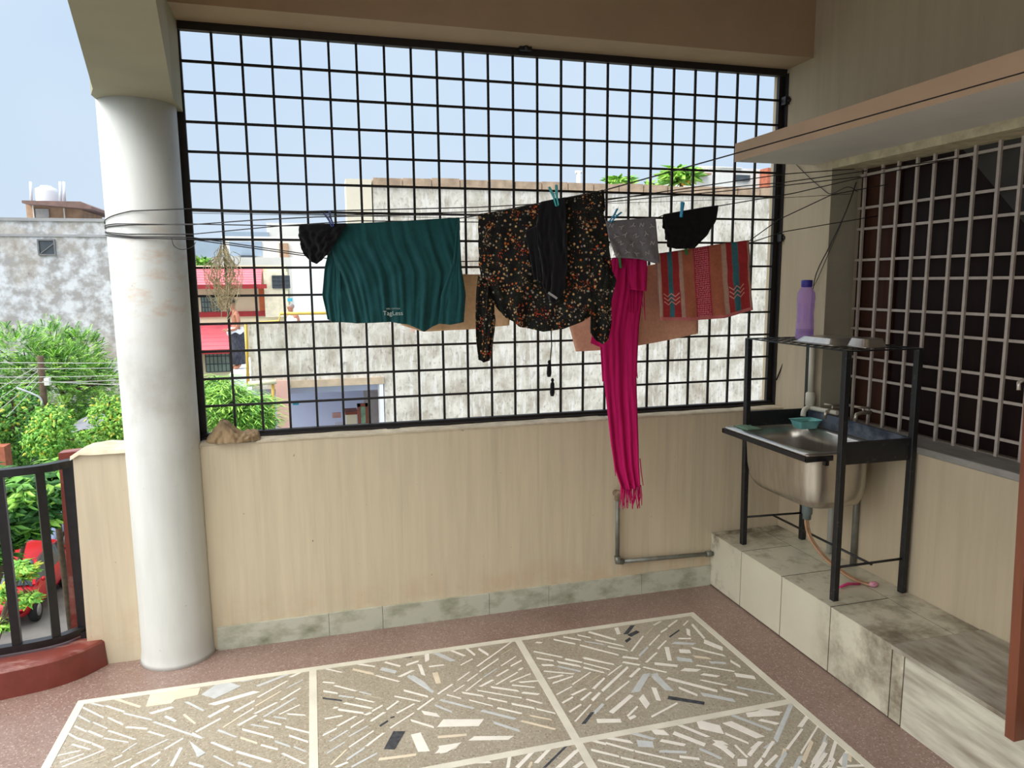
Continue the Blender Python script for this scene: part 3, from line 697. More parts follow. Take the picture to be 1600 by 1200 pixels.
# ---------------------------------------------------------------- sink stand
STEEL = mat('stainless_steel', srgb(196, 190, 180), 0.28, metal=0.9, var=0.1, scale=6, stretch=(1, 6, 1), bump=0.03)
GALV = mat('galvanised_pipe', srgb(128, 130, 122), 0.5, metal=0.5, var=0.2, scale=18)
PVC = mat('grey_plastic', srgb(170, 172, 168), 0.4, var=0.08, scale=10)
CPVC = mat('cream_plastic', srgb(206, 202, 184), 0.4, var=0.05, scale=10)
st = thing('sink_stand', 'black welded steel stand with a wire top shelf holding the steel sink', 'stand', (3.07, -0.62, HB))
legs = [(2.886, -0.227, 2.872, -0.228, 1.525), (3.262, -0.255, 3.25, -0.258, 1.518), (2.872, -1.002, 2.868, -1.0, 1.523), (3.25, -1.018, 3.252, -1.018, 1.52)]
for (x, y, x2, y2, z) in legs:
    mb = MB(); mb.beam((x, y, HB), (x2, y2, z), 0.030, 0.030, up=(0, 1, 0)); bevel(mb.build('leg', RUST, st), 0.002, 1)
mb = MB(); mb.beam((2.88, -0.23, 1.068), (3.255, -0.25, 1.068), 0.012, 0.088); mb.build('side_plate', RUST, st)
mb = MB(); mb.beam((2.87, -1.005, 1.045), (3.252, -1.015, 1.045), 0.012, 0.105); mb.build('side_plate', RUST, st)
BLUEP = mat('worn_blue_black', srgb(52, 60, 74), 0.4, col2=srgb(96, 104, 116), scale=9, lo=0.45, hi=0.6)
mb = MB(); mb.prism([(-0.245, 1.03), (-0.245, 1.112), (-1.015, 1.095), (-1.015, 1.03)], 'x', 3.247, 3.262); mb.build('back_plate', BLUEP, st)
mb = MB(); mb.box((2.737, -0.925, 0.994), (2.749, -0.205, 1.018)); mb.box((2.737, -0.930, 0.994), (2.885, -0.918, 1.018)); mb.box((2.737, -0.217, 0.994), (2.885, -0.205, 1.018)); mb.build('front_rim_bar', RUST, st)
def rod(b, *pts, r=0.006): b.tube(pts, r, 6)
part('cross_rod', RUST, st, lambda b: rod(b, (2.88, -0.23, 0.492), (3.255, -0.255, 0.49)))
part('cross_rod', RUST, st, lambda b: rod(b, (2.87, -1.0, 0.492), (3.25, -1.016, 0.50)))
part('cross_rod', RUST, st, lambda b: rod(b, (3.07, -0.24, 0.488), (3.07, -1.01, 0.488)))
mb = MB()
cs = [(2.868, -0.222), (3.262, -0.245), (3.262, -1.03), (2.86, -1.012)]
for i in range(4):
    a, b_ = cs[i], cs[(i+1) % 4]
    mb.beam((a[0], a[1], 1.522), (b_[0], b_[1], 1.522), 0.012, 0.006)
for i in range(1, 13):
    y = -0.235-0.06*i; mb.tube([(2.866, y, 1.526), (3.26, y-.008, 1.526)], 0.0022, 5)
for i in range(1, 6):
    x = 2.866+0.066*i; mb.tube([(x, -0.235, 1.524), (x, -1.02, 1.524)], 0.0022, 5)
mb.build('wire_shelf', RUST, st)

# sink
sk = thing('sink', 'stainless steel basin set in the black stand', 'sink', (2.99, -0.58, 1.03))
def rring(cx, cy, hx, hy, z, e, n=56):
    o = []
    for j in range(n):
        t = 2*math.pi*j/n; c, s_ = math.cos(t), math.sin(t)
        o.append((cx+hx*math.copysign(abs(c)**(2/e), c), cy+hy*math.copysign(abs(s_)**(2/e), s_), z))
    return o
mb = MB()
rings = [rring(2.992, -0.567, .252, .362, 1.020, 24), rring(2.992, -0.567, .252, .362, 1.028, 24), rring(2.995, -0.572, .205, .325, 1.0285, 4.5), rring(2.995, -0.572, .197, .317, 1.022, 4.5),
         rring(2.997, -0.572, .190, .308, .95, 4.5), rring(3.0, -0.574, .186, .303, .84, 4.6), rring(3.0, -0.580, .180, .292, .775, 4.4), rring(3.0, -0.590, .164, .268, .738, 4.2), rring(3.0, -0.60, .13, .22, .722, 4), rring(3.0, -0.60, .03, .03, .716, 2)]
mb.smooth = True
idx = [[mb.vert(p) for p in r_] for r_ in rings]
for A, B in zip(idx, idx[1:]):
    for j in range(56): mb.face((A[j], A[(j+1) % 56], B[(j+1) % 56], B[j]))
bo = mb.build('basin', STEEL, sk)
md = bo.modifiers.new('solid', 'SOLIDIFY'); md.thickness = 0.004; md.offset = -1
mb = MB(); mb.lathe([(0.0, .700), (.030, .700), (.040, .718), (.042, .722)], (2.992, -.63, 0), 20); mb.build('outlet_cup', PVC, sk)
mb = MB(); mb.lathe([(.021, .600), (.021, .625), (.026, .63), (.026, .66), (.034, .70), (.034, .708)], (2.992, -.63, 0), 20); mb.build('drain_neck', mat('waste_fitting', srgb(110, 122, 122), .45), sk)
for (x, y) in ((2.83, -.945), (3.12, -.945)):
    part('clip', BLACK if x < 3 else GALV, sk, lambda b: b.box((x, y, .975), (x+.02, y+.02, .998)))
hoses = []
HOSE = mat('translucent_brown_hose', srgb(170, 132, 100), 0.3, var=0.2, scale=12)
hz = thing('drain_hose', 'pair of brownish flexible tubes running from the sink outlet to the ledge', 'hose', (3.15, -.9, HB))
for off in (0, .011):
    pts = smooth([(2.990+off, -.63, .64), (2.985+off, -.632, .58), (2.995+off, -.66, .50), (3.03+off, -.73, .42), (3.08+off, -.81, .365), (3.115+off, -.87, .342), (3.15+off, -.925, .337)], 5)
    mb = MB(); mb.tube(pts, 0.0075, 8); mb.build('tube', HOSE, hz)

# pipes on walls
pp = thing('wall_pipe', 'galvanised elbow pipe low on the front wall under the pink scarf', 'pipe', (2.183, 0, .226))
mb = MB(); mb.tube([(2.183, -.030, .625), (2.185, -.030, .236)], .0125, 12); mb.tube([(2.195, -.030, .226), (2.83, -.030, .206)], .0125, 12); mb.build('tube', GALV, pp)
mb = MB(); mb.tube([(2.181, .0, .634), (2.181, -.032, .634), (2.183, -.030, .60)], .0185, 12); mb.lathe([(.010, -.052), (.021, -.050), (.021, -.030)], (2.184, 0, .636), 14, 'y'); mb.build('elbow', mat('rusty_elbow', srgb(150, 128, 108), .6, var=.3, scale=30), pp)
mb = MB(); mb.tube([(2.185, -.030, .26), (2.186, -.030, .228), (2.22, -.030, .225)], .0185, 12); mb.build('corner_fitting', GALV, pp)
mb = MB(); mb.lathe([(.018, 2.765), (.018, 2.80)], (0, -.030, .208), 12, 'x'); mb.build('coupling', GALV, pp)
for (yy, lab) in ((-.49, 'grey drain pipe on the right wall behind the sink, the one nearer the grille'), (-.672, 'grey drain pipe on the right wall behind the sink, the one nearer the door')):
    mb = MB(); mb.tube([(3.262, yy, .335), (3.262, yy, .96)], .016, 12); tag(mb.build('riser_pipe', GALV if yy < -.6 else PVC, None, (3.262, yy, .335)), lab, 'pipe')
# cream riser, coupling and spout
fp = thing('riser_tap', 'cream plastic water pipe with coupling and curved spout above the sink', 'tap', (3.24, -.30, 1.1))
mb = MB(); mb.tube([(3.236, -.30, 1.185), (3.236, -.296, 1.515)], .0155, 14); mb.build('pipe', CPVC, fp)
mb = MB(); mb.lathe([(.018, 1.135), (.026, 1.14), (.026, 1.205), (.023, 1.21), (.018, 1.215)], (3.236, -.30, 0), 16); mb.build('coupling', CPVC, fp)
mb = MB(); mb.tube(smooth([(3.236, -.30, 1.15), (3.232, -.302, 1.133), (3.21, -.305, 1.122), (3.19, -.31, 1.11), (3.182, -.315, 1.08)], 4), .0145, 12); mb.build('spout', CPVC, fp)
mb = MB(); mb.tube([(3.232, -.30, 1.125), (3.236, -.46, 1.13), (3.24, -.52, 1.132)], .013, 10); mb.build('manifold', CPVC, fp)
CHROME = mat('dull_chrome', srgb(176, 168, 152), .3, metal=.8, var=.1, scale=20)
def tap(x, y, z, lab):
    t = thing('bib_tap', lab, 'tap', (x, y, z))
    mb = MB(); mb.tube([(x+.06, y, z), (x, y, z), (x-.03, y, z-.006), (x-.04, y, z-.045)], .010, 10); mb.build('body', CHROME, t)
    mb = MB(); mb.tube([(x+.01, y, z), (x+.01, y, z+.028)], .006, 8); mb.tube([(x-.035, y+.01, z+.034), (x+.01, y, z+.028), (x+.04, y-.015, z+.026)], .006, 8); mb.build('lever', CHROME, t)
tap(3.24, -.468, 1.138, 'metal bib tap behind the sink, the one joined to the cream spout')
tap(3.27, -.66, 1.155, 'metal bib tap behind the sink, the one nearer the right front of the stand')

# things on sink and shelf
tb = thing('plastic_tray', 'small turquoise plastic soap tray on the back of the sink', 'tray', (3.12, -.28, 1.03))
AQUA = mat('aqua_plastic', srgb(120, 190, 186), .3, var=.12, scale=20)
mb = MB()
P0 = at(1258, 668, 'z', 1.031); tx, ty = P0.x, P0.y-.0
mb.smooth = False
rs_ = [rring(tx, ty, .052, .038, 1.030, 8, 32), rring(tx, ty, .070, .052, 1.075, 8, 32), rring(tx, ty, .076, .057, 1.077, 8, 32), rring(tx, ty, .067, .048, 1.072, 8, 32), rring(tx, ty, .049, .035, 1.034, 8, 32)]
idx = [[mb.vert(p) for p in r_] for r_ in rs_]
for A, B in zip(idx, idx[1:]):
    for j in range(32): mb.face((A[j], A[(j+1) % 32], B[(j+1) % 32], B[j]))
mb.face(idx[0]); mb.face(idx[-1][::-1])
mb.build('tray_shell', AQUA, tb)
mb = MB(); mb.ball((tx+.005, ty, 1.05), (.04, .028, .017)); mb.build('soap', mat('dark_soap', srgb(48, 84, 76), .5), tb)
# green scrubber cloth
mb = MB(); p = at(1168, 667, 'z', 1.034)
rows = []
for a in range(9):
    rows.append([(p.x-.05+.10*b_/8+.006*math.sin(a*2.), p.y-.07+.13*a/8, 1.031+.006*(1+noise.noise(Vector((a*.7, b_*.7, 1))))*(0.3 if a in (0, 8) or b_ in (0, 8) else 1)) for b_ in range(9)])
mb.grid(rows)
gc = tag(mb.build('scrub_cloth', mat('green_cloth', srgb(96, 128, 104), .9, var=.15, scale=50), None, (p.x, p.y, 1.03)), 'green scrubbing cloth lying on the left corner of the steel sink', 'cloth')
md = gc.modifiers.new('s', 'SOLIDIFY'); md.thickness = .004
# bottle
bx, by, bz = 3.045, -.47, 1.53
bt = thing('water_bottle', 'translucent purple plastic bottle with dark blue cap on the wire shelf', 'bottle', (bx, by, bz))
pm = bpy.data.materials.new('purple_plastic'); pm.use_nodes = True
b = pm.node_tree.nodes['Principled BSDF']; b.inputs['Base Color'].default_value = (*srgb(232, 212, 250), 1); b.inputs['Roughness'].default_value = .12
b.inputs['Transmission Weight'].default_value = .8; b.inputs['IOR'].default_value = 1.03
mb = MB(); mb.lathe([(.0, 0), (.038, .001), (.045, .006), (.046, .03), (.045, .07), (.041, .11), (.039, .14), (.042, .18), (.0455, .215), (.043, .245), (.031, .268), (.024, .276), (.023, .285)], (bx, by, bz), 32)
bb = mb.build('bottle_body', pm, bt); md = bb.modifiers.new('s', 'SOLIDIFY'); md.thickness = .0015
wm = bpy.data.materials.new('water'); wm.use_nodes = True
b = wm.node_tree.nodes['Principled BSDF']; b.inputs['Base Color'].default_value = (*srgb(214, 178, 236), 1); b.inputs['Roughness'].default_value = .05; b.inputs['Transmission Weight'].default_value = .9; b.inputs['IOR'].default_value = 1.2
mb = MB(); mb.lathe([(.0, .004), (.036, .005), (.043, .012), (.0435, .055), (.0, .0555)], (bx, by, bz), 32); mb.build('water', wm, bt)
mb = MB(); mb.lathe([(.0255, .275), (.0285, .277), (.0285, .308), (.026, .312), (.0, .313)], (bx, by, bz), 28); mb.build('cap', mat('bluepurple_cap', srgb(52, 46, 150), .35), bt)
mb = MB()
for k in range(8):
    a = k*math.pi/4
    mb.tube([(bx+math.cos(a)*.0415, by+math.sin(a)*.0415, bz+.09), (bx+math.cos(a)*.0395, by+math.sin(a)*.0395, bz+.14), (bx+math.cos(a)*.043, by+math.sin(a)*.043, bz+.19)], .0025, 6)
mb.build('grip_rib', pm, bt)
# steel plates upside down
def platter(cx, cy, r, h, lab, n=6, e=2.2, hx=1, m_=None, z0=1.53):
    mb = MB(); mb.smooth = False
    rs_ = [rring(cx, cy, r*hx, r, z0, e, 36), rring(cx, cy, r*hx, r, z0+.003, e, 36), rring(cx, cy, r*.93*hx, r*.93, z0+.005, e, 36), rring(cx, cy, r*.74*hx, r*.74, z0+h, e, 36), rring(cx, cy, r*.70*hx, r*.70, z0+h+.001, e, 36)]
    idx = [[mb.vert(p) for p in q] for q in rs_]
    for A, B in zip(idx, idx[1:]):
        for j in range(36): mb.face((A[j], A[(j+1) % 36], B[(j+1) % 36], B[j]))
    mb.face(idx[-1]); mb.face(idx[0][::-1])
    tag(mb.build('steel_plate', m_ or STEEL, None, (cx, cy, z0)), lab, 'plate')
platter(3.05, -.69, .155, .030, 'wide steel thali turned face down on the wire shelf beside the bottle', e=8, hx=.9)
platter(3.04, -.925, .070, .040, 'smaller bright steel dish turned face down on the shelf front right of the thali', e=6)
# pink brush on ledge
PINK = mat('pink_plastic', srgb(206, 60, 120), .4, var=.1, scale=20)
pb = thing('scrub_brush', 'bright pink plastic brush lying on the tiles under the sink', 'brush', (3.1, -.9, HB))
mb = MB(); mb.tube([(2.985, -.905, HB+.010), (3.05, -.885, HB+.012), (3.11, -.90, HB+.010)], [.006, .0075, .006], 8); mb.build('handle', PINK, pb)
mb = MB(); mb.ball((3.165, -.93, HB+.014), (.026, .017, .014)); mb.build('head', mat('pale_pink', srgb(216, 150, 170), .6, var=.15, scale=60), pb)
# loose tie wire from shelf to grille lug
a = at(1236, 537, 'y', -.02); b_ = at(1213, 594, 'y', .06)
mb = MB(); mb.tube([a, b_], .004, 6); tag(mb.build('brace_wire', IRON, None, tuple(b_)), 'thin dark rod slanting between wire shelf and grille frame', 'rod')

# rag on the ledge
mb = MB(); mb.smooth = True
RAG = mat('brown_rag_cloth', srgb(150, 128, 98), .95, var=.22, scale=14, bump=.3)
pa = at(322, 680, 'y', .03); pb_ = at(406, 676, 'y', .03); W_ = pb_.x-pa.x
prof = [(0, .012), (.06, .03), (.16, .062), (.26, .098), (.36, .104), (.44, .088), (.54, .058), (.64, .040), (.76, .040), (.88, .044), (.96, .034), (1, .008)]
rows = []
nx = 44
for i in range(nx+1):
    s_ = i/nx
    for (a0, h0), (a1, h1) in zip(prof, prof[1:]):
        if a0 <= s_ <= a1: h = h0+(h1-h0)*(s_-a0)/(a1-a0)
    dpt = .062*math.sin(math.pi*min(max(s_, .04), .96))**.5
    ring = []
    for j in range(21):
        t = math.pi*j/20
        q = Vector((pa.x+W_*s_, .03-dpt*math.cos(t), 1.074+h*math.sin(t)**.8))
        fold = .016*noise.noise(Vector((s_*9+q.z*30, t*2.2, 4)))+.012*abs(noise.noise(Vector((q.x*40+q.z*60, t*3, 9))))+.007*noise.noise(q*70)
        q += Vector((0, -math.cos(t)*fold*1.2, math.sin(t)*fold))
        if q.z < 1.074: q.z = 1.074
        ring.append(q)
    rows.append(ring)
mb.grid(rows)
rg = tag(mb.build('crumpled_rag', RAG, None, (pa.x, .03, 1.074)), 'crumpled brown cloth rag on the ledge at the foot of the column', 'rag')

# dried vine bundle on the grille
mb = MB()
VINE = mat('dry_stems', srgb(228, 216, 180), .9, var=.3, scale=40)
cx_ = at(350, 440, 'y', .085)
def vp(u, v, y): return at(u, v, 'y', y)
for k_ in range(46):
    side = random.choice((-1, 1))
    pts = []
    wmax = random.uniform(4, 30)
    ph = random.uniform(0, 6)
    v0, v1 = random.uniform(378, 400), random.uniform(440, 502)
    for i in range(9):
        t = i/8
        vv = v0+(v1-v0)*t
        env = math.sin(math.pi*min(1, t*.9+.08))**.7*(1.0 if vv > 410 else .6)
        pts.append(vp(349+vv*.0*side+side*wmax*env+2.5*math.sin(ph+t*14)+(vv-440)*.02, vv+2*math.cos(ph*2+t*11), .09+.03*math.sin(ph+5*t)))
    mb.tube(smooth(pts, 3), .0016, 5, cap=False)
for k_ in range(70):
    a = random.uniform(0, 6.28); r_ = random.uniform(4, 11)
    cu, cv = 350+random.uniform(-19, 19), random.uniform(402, 482)
    pts = [vp(cu+r_*math.cos(a+i*.8), cv+r_*1.1*math.sin(a+i*.8)+random.uniform(-2, 2), .085+.03*math.sin(i+a)) for i in range(6)]
    mb.tube(smooth(pts, 3), .0014, 5, cap=False)
tag(mb.build('dried_vine', VINE, None, (cx_.x, .085, cx_.z)), 'tangled bundle of dry pale stems hanging on the left of the grille', 'dried plant')

# ---------------------------------------------------------------- clotheslines
WIRE = mat('line_wire', srgb(40, 38, 40), .5, var=.3, scale=60)
CC = Vector((-0.187, 0.02, 0)); CR = 0.168
def col_start(B, z):
    """tangent point on the column (viewer's side) for a line to B, and the wrap before it"""
    d = Vector((B.x-CC.x, B.y-CC.y, 0)).normalized()
    n = Vector((d.y, -d.x, 0))
    return CC+n*CR+Vector((0, 0, z)), n
def wire(px, B, zcol_px, lab, wrap=True, r=.0025, front_from=None):
    """px: image polyline; B: far end (x, y); zcol_px: (v at column left, v at right)"""
    A, n = col_start(B, 0)
    pts = []
    if wrap:
        a1 = math.atan2(n.y, n.x); a0 = a1-1.35
        zl = onplane(190, zcol_px[0], A, A+Vector((1, -.1, 0))).z; zr = onplane(262, zcol_px[1], A, A+Vector((1, -.1, 0))).z
        for i in range(9):
            a = a0+(a1-a0)*i/8
            pts.append(CC+Vector((math.cos(a)*(CR+.001), math.sin(a)*(CR+.001), zl+(zr-zl)*i/8)))
    for (u, v) in px: pts.append(onplane(u, v, A, B))
    if B is Bf: pts.append(Vector((2.774, -1.945, pts[-1].z+.02)))      # tied to the sunshade edge
    mb = MB(); mb.tube(pts, r, 6)
    o = mb.build('clothesline', WIRE, None, tuple(pts[0]))
    tag(o, lab, 'clothesline', 'clotheslines strung from the column')
    return A, B
Bf = Vector((2.70, -1.90, 0))
B1 = Vector((XW-.01, -1.06, 0)); B2 = Vector((XW-.01, -.90, 0)); B3 = Vector((XW-.01, -.62, 0)); B4 = Vector((XW-.01, -.45, 0))
LF = wire([(300, 351), (396, 344), (493, 339), (640, 336), (748, 336), (942, 298), (1145, 241), (1370, 178), (1600, 113)], Bf, (352, 350), 'clothesline carrying the black floral blouse and passing in front of the sunshade')
LG = wire([(300, 366), (438, 353), (520, 352), (718, 341), (745, 337), (945, 311), (1225, 285), (1497, 247)], B1, (358, 366), 'clothesline carrying the dark green shirt and the black garment beside it')
LB = wire([(300, 350), (438, 353), (560, 345), (745, 347), (945, 347), (1025, 341), (1037, 336), (1122, 322), (1240, 302), (1335, 280), (1495, 247)], B2, (354, 352), 'clothesline carrying the grey printed cloth and the small black garment on the right')
LS = wire([(300, 371), (472, 396), (700, 409), (955, 404), (1010, 401), (1025, 397), (1170, 377), (1217, 343), (1300, 304), (1388, 288)], B3, (360, 370), 'clothesline carrying the pink scarf and the striped towel')
LP = wire([(300, 374), (472, 399), (728, 430), (905, 428), (1007, 417), (1100, 400), (1173, 379), (1225, 362), (1373, 337)], B4, (364, 372), 'lowest clothesline, carrying the cream and peach cloths behind the others')
wire([(300, 326), (450, 331), (745, 324), (945, 313), (1225, 272), (1335, 264)], B4, (346, 330), 'empty clothesline highest on the column, running just above the grid bar')
wire([(300, 330), (540, 336), (745, 331), (945, 316), (1225, 290), (1345, 276)], B3, (349, 333), 'empty clothesline second from the top, slightly sagging beside the highest one', wrap=False)
wire([(300, 333), (745, 341), (945, 318), (1225, 309), (1330, 303)], B4, (362, 368), 'thin nearly level empty clothesline ending on the inner window edge', wrap=False, r=.0013)
mb = MB()
p0 = at(268, 372, 'y', -.14)
mb.tube(smooth([p0, at(272, 384, 'y', -.16), at(284, 390, 'y', -.12), at(300, 386, 'y', -.02), at(306, 378, 'y', .07)], 4), .0015, 5)
tag(mb.build('loose_wire', WIRE, None, tuple(p0)), 'short loose curl of wire from the knot on the column', 'wire')
mb = MB()
mb.tube(smooth([at(1243, 256, 'x', 3.27), at(1262, 275, 'x', 3.265), at(1285, 295, 'x', 3.27), at(1299, 303, 'x', 3.272), at(1325, 292, 'x', 3.3), at(1340, 300, 'x', 3.40)], 4), .0022, 5)
tag(mb.build('cable', WIRE, None, tuple(at(1243, 256, 'x', 3.27))), 'thin dark cable drooping under the sunshade across the pier', 'cable')
mb = MB()
mb.tube(smooth([at(1338, 285, 'x', 3.43), at(1322, 330, 'x', 3.29), at(1296, 385, 'x', 3.265), at(1272, 440, 'x', 3.265), at(1268, 520, 'x', 3.262)], 5), .003, 5)
mb.tube(smooth([at(1336, 290, 'x', 3.43), at(1320, 335, 'x', 3.29), at(1299, 385, 'x', 3.265), at(1280, 430, 'x', 3.265), at(1270, 450, 'x', 3.262)], 5), .002, 5)
tag(mb.build('cable', WIRE, None, tuple(at(1270, 500, 'x', 3.262))), 'pair of dark cables slanting down the pier behind the purple bottle', 'cable')

# ---------------------------------------------------------------- hanging cloths
def resample(poly, n):
    P_ = [Vector((p[0], p[1])) for p in poly]
    d = [0]
    for a, b_ in zip(P_, P_[1:]): d.append(d[-1]+(b_-a).length)
    T = d[-1]; o = []
    for i in range(n):
        t = T*i/(n-1); k_ = 0
        while k_ < len(d)-2 and d[k_+1] < t: k_ += 1
        f = (t-d[k_])/max(d[k_+1]-d[k_], 1e-9)
        o.append(P_[k_].lerp(P_[k_+1], min(f, 1)))
    return o
def coons(top, right, bottom, left, nu, nv):
    """top/bottom run left to right, left/right run top to bottom; image points"""
    T = resample(top, nu); B = resample(bottom, nu); Lf = resample(left, nv); Rg = resample(right, nv)
    G = []
    for j in range(nv):
        v = j/(nv-1); row = []
        for i in range(nu):
            u = i/(nu-1)
            p = T[i]*(1-v)+B[i]*v+Lf[j]*(1-u)+Rg[j]*u-(T[0]*(1-u)*(1-v)+T[-1]*u*(1-v)+B[0]*(1-u)*v+B[-1]*u*v)
            row.append(p)
        G.append(row)
    return G
def cloth(name, m_, AB, top, right, bottom, left, nu=40, nv=40, amp=.012, folds=6, slant=0.0, back=.85, seed=0, parent=None, off=0.0, over=True, pin=.25, thick=.0016, crumple=.004, sharp=1.0):
    A, B = AB
    n = Vector((B.y-A.y, -(B.x-A.x), 0)).normalized()
    if n.dot(CAM-A) < 0: n = -n
    G = coons(top, right, bottom, left, nu, nv)
    def f(u, v, s_):
        w_ = pin+(1-pin)*min(1, v*1.6)
        ph = u+slant*v
        x = noise.noise(Vector((ph*folds*2.6+.25*math.sin(v*3+seed), v*.9, seed*3.1)))*1.5+.28*math.sin(ph*folds*6.283+seed*1.7+1.3*math.sin(v*2+seed))
        x += .35*noise.noise(Vector((ph*folds*6.5, v*1.4, seed+9)))
        x = math.copysign(abs(x)**sharp, x)
        return amp*w_*x*s_+crumple*noise.noise(Vector((u*9+seed, v*7, seed)))*min(1, v*4)
    rows = []
    if over:
        nb = max(3, int(nv*back))
        for j in range(nb-1, 0, -1):
            v = j/(nv-1); row = []
            for i in range(nu):
                u = i/(nu-1); us = .5+(u-.5)*(1-.10*v)
                q = G[j][min(nu-1, int(round(us*(nu-1))))]
                p = onplane(q.x, q.y, A, B)+n*(off-.014-.016*min(1, v*3)-amp+f(u+.3, v, .6))
                row.append(p)
            rows.append(row)
        rows.append([onplane(q.x, q.y, A, B)+n*(off-.004)+Vector((0, 0, .001)) for q in G[0]])
        rows.append([onplane(q.x, q.y, A, B)+n*off+Vector((0, 0, .0035)) for q in G[0]])
    for j in range(nv):
        v = j/(nv-1)
        rows.append([onplane(G[j][i].x, G[j][i].y, A, B)+n*(off+.004+min(1, v*6)*amp*.9+f(i/(nu-1), v, 1)) for i in range(nu)])
    mb = MB()
    mb.grid(rows)
    # UV: u across, v only over the front sheet
    nr = len(rows)
    st_ = nr-nv
    for fi in list(mb.uv):
        a = fi//(nu-1)
        mb.uv[fi] = tuple((p[0], (p[1]*(nr-1)-st_)/(nv-1)) for p in mb.uv[fi])
    loc = rows[nr-nv][nu//2]
    o = mb.build(name, m_, parent, None if parent else tuple(loc))
    md = o.modifiers.new('s', 'SOLIDIFY'); md.thickness = thick; md.offset = 0
    return o

def fabric(name, col, var=.08, scale=60, rough=.9, weave=260, transl=0.0):
    mt = mat(name, col, rough, var=var, scale=scale, bump=.15, bscale=weave, spec=.15)
    b = mt.node_tree.nodes['Principled BSDF']
    if 'Sheen Weight' in b.inputs: b.inputs['Sheen Weight'].default_value = .15
    return mt
TEAL = fabric('dark_green_jersey', srgb(26, 74, 76))
BLK = fabric('black_fabric', srgb(18, 17, 20))
BEIGE = fabric('beige_fabric', srgb(226, 188, 148))
PEACHF = fabric('peach_fabric', srgb(226, 172, 146))
PINKF = mat('magenta_scarf', srgb(190, 26, 98), .85, var=.12, scale=5, stretch=(30, 30, 1), bump=.2, spec=.15)
GREYF = fabric('grey_fabric', srgb(122, 122, 130))

# floral print
def floral():
    mt = bpy.data.materials.new('floral_print'); mt.use_nodes = True
    t = mt.node_tree; b = t.nodes['Principled BSDF']; b.inputs['Roughness'].default_value = .9; b.inputs['Specular IOR Level'].default_value = .15
    tcn = t.nodes.new('ShaderNodeTexCoord')
    src = None
    def layer(prev, scale, lo, hi, cols, chance, loc, petal=0):
        mp = t.nodes.new('ShaderNodeMapping'); mp.inputs['Location'].default_value = (loc, loc*2, loc*3)
        t.links.new(tcn.outputs['Object'], mp.inputs['Vector'])
        vec = mp.outputs[0]
        if petal:
            nz = t.nodes.new('ShaderNodeTexNoise'); nz.inputs['Scale'].default_value = scale*3
            t.links.new(mp.outputs[0], nz.inputs['Vector'])
            mxv = t.nodes.new('ShaderNodeMix'); mxv.data_type = 'RGBA'; mxv.blend_type = 'LINEAR_LIGHT'; mxv.inputs['Factor'].default_value = petal
            t.links.new(mp.outputs[0], mxv.inputs[6]); t.links.new(nz.outputs['Color'], mxv.inputs[7]); vec = mxv.outputs[2]
        vo = t.nodes.new('ShaderNodeTexVoronoi'); vo.inputs['Scale'].default_value = scale
        t.links.new(vec, vo.inputs['Vector'])
        mr = t.nodes.new('ShaderNodeMapRange'); mr.inputs['From Min'].default_value = hi; mr.inputs['From Max'].default_value = lo
        t.links.new(vo.outputs['Distance'], mr.inputs['Value'])
        sp = t.nodes.new('ShaderNodeSeparateColor'); t.links.new(vo.outputs['Color'], sp.inputs[0])
        lt = t.nodes.new('ShaderNodeMath'); lt.operation = 'LESS_THAN'; lt.inputs[1].default_value = chance
        t.links.new(sp.outputs[1], lt.inputs[0])
        mu = t.nodes.new('ShaderNodeMath'); mu.operation = 'MULTIPLY'
        t.links.new(mr.outputs[0], mu.inputs[0]); t.links.new(lt.outputs[0], mu.inputs[1])
        rp = t.nodes.new('ShaderNodeValToRGB'); rp.color_ramp.interpolation = 'CONSTANT'
        while len(rp.color_ramp.elements) < len(cols): rp.color_ramp.elements.new(.5)
        for i, (e, c) in enumerate(zip(rp.color_ramp.elements, cols)): e.position = i/len(cols); e.color = (*c, 1)
        t.links.new(sp.outputs[0], rp.inputs[0])
        mx = t.nodes.new('ShaderNodeMix'); mx.data_type = 'RGBA'
        t.links.new(mu.outputs[0], mx.inputs['Factor'])
        if prev: t.links.new(prev, mx.inputs[6])
        else: mx.inputs[6].default_value = (*srgb(22, 20, 20), 1)
        t.links.new(rp.outputs[0], mx.inputs[7])
        return mx.outputs[2]
    s_ = layer(None, 70, .25, .45, [srgb(40, 56, 40), srgb(52, 54, 30), srgb(20, 40, 34)], .6, 1.0, .03)
    s_ = layer(s_, 84, .28, .42, [srgb(176, 134, 92), srgb(156, 142, 124), srgb(176, 92, 44), srgb(190, 156, 104), srgb(120, 112, 104)], .48, 5.0)
    s_ = layer(s_, 38, .26, .36, [srgb(206, 70, 32), srgb(200, 112, 54), srgb(176, 146, 110)], .2, 9.0, .05)
    t.links.new(s_, b.inputs['Base Color'])
    return mt
FLO = floral()

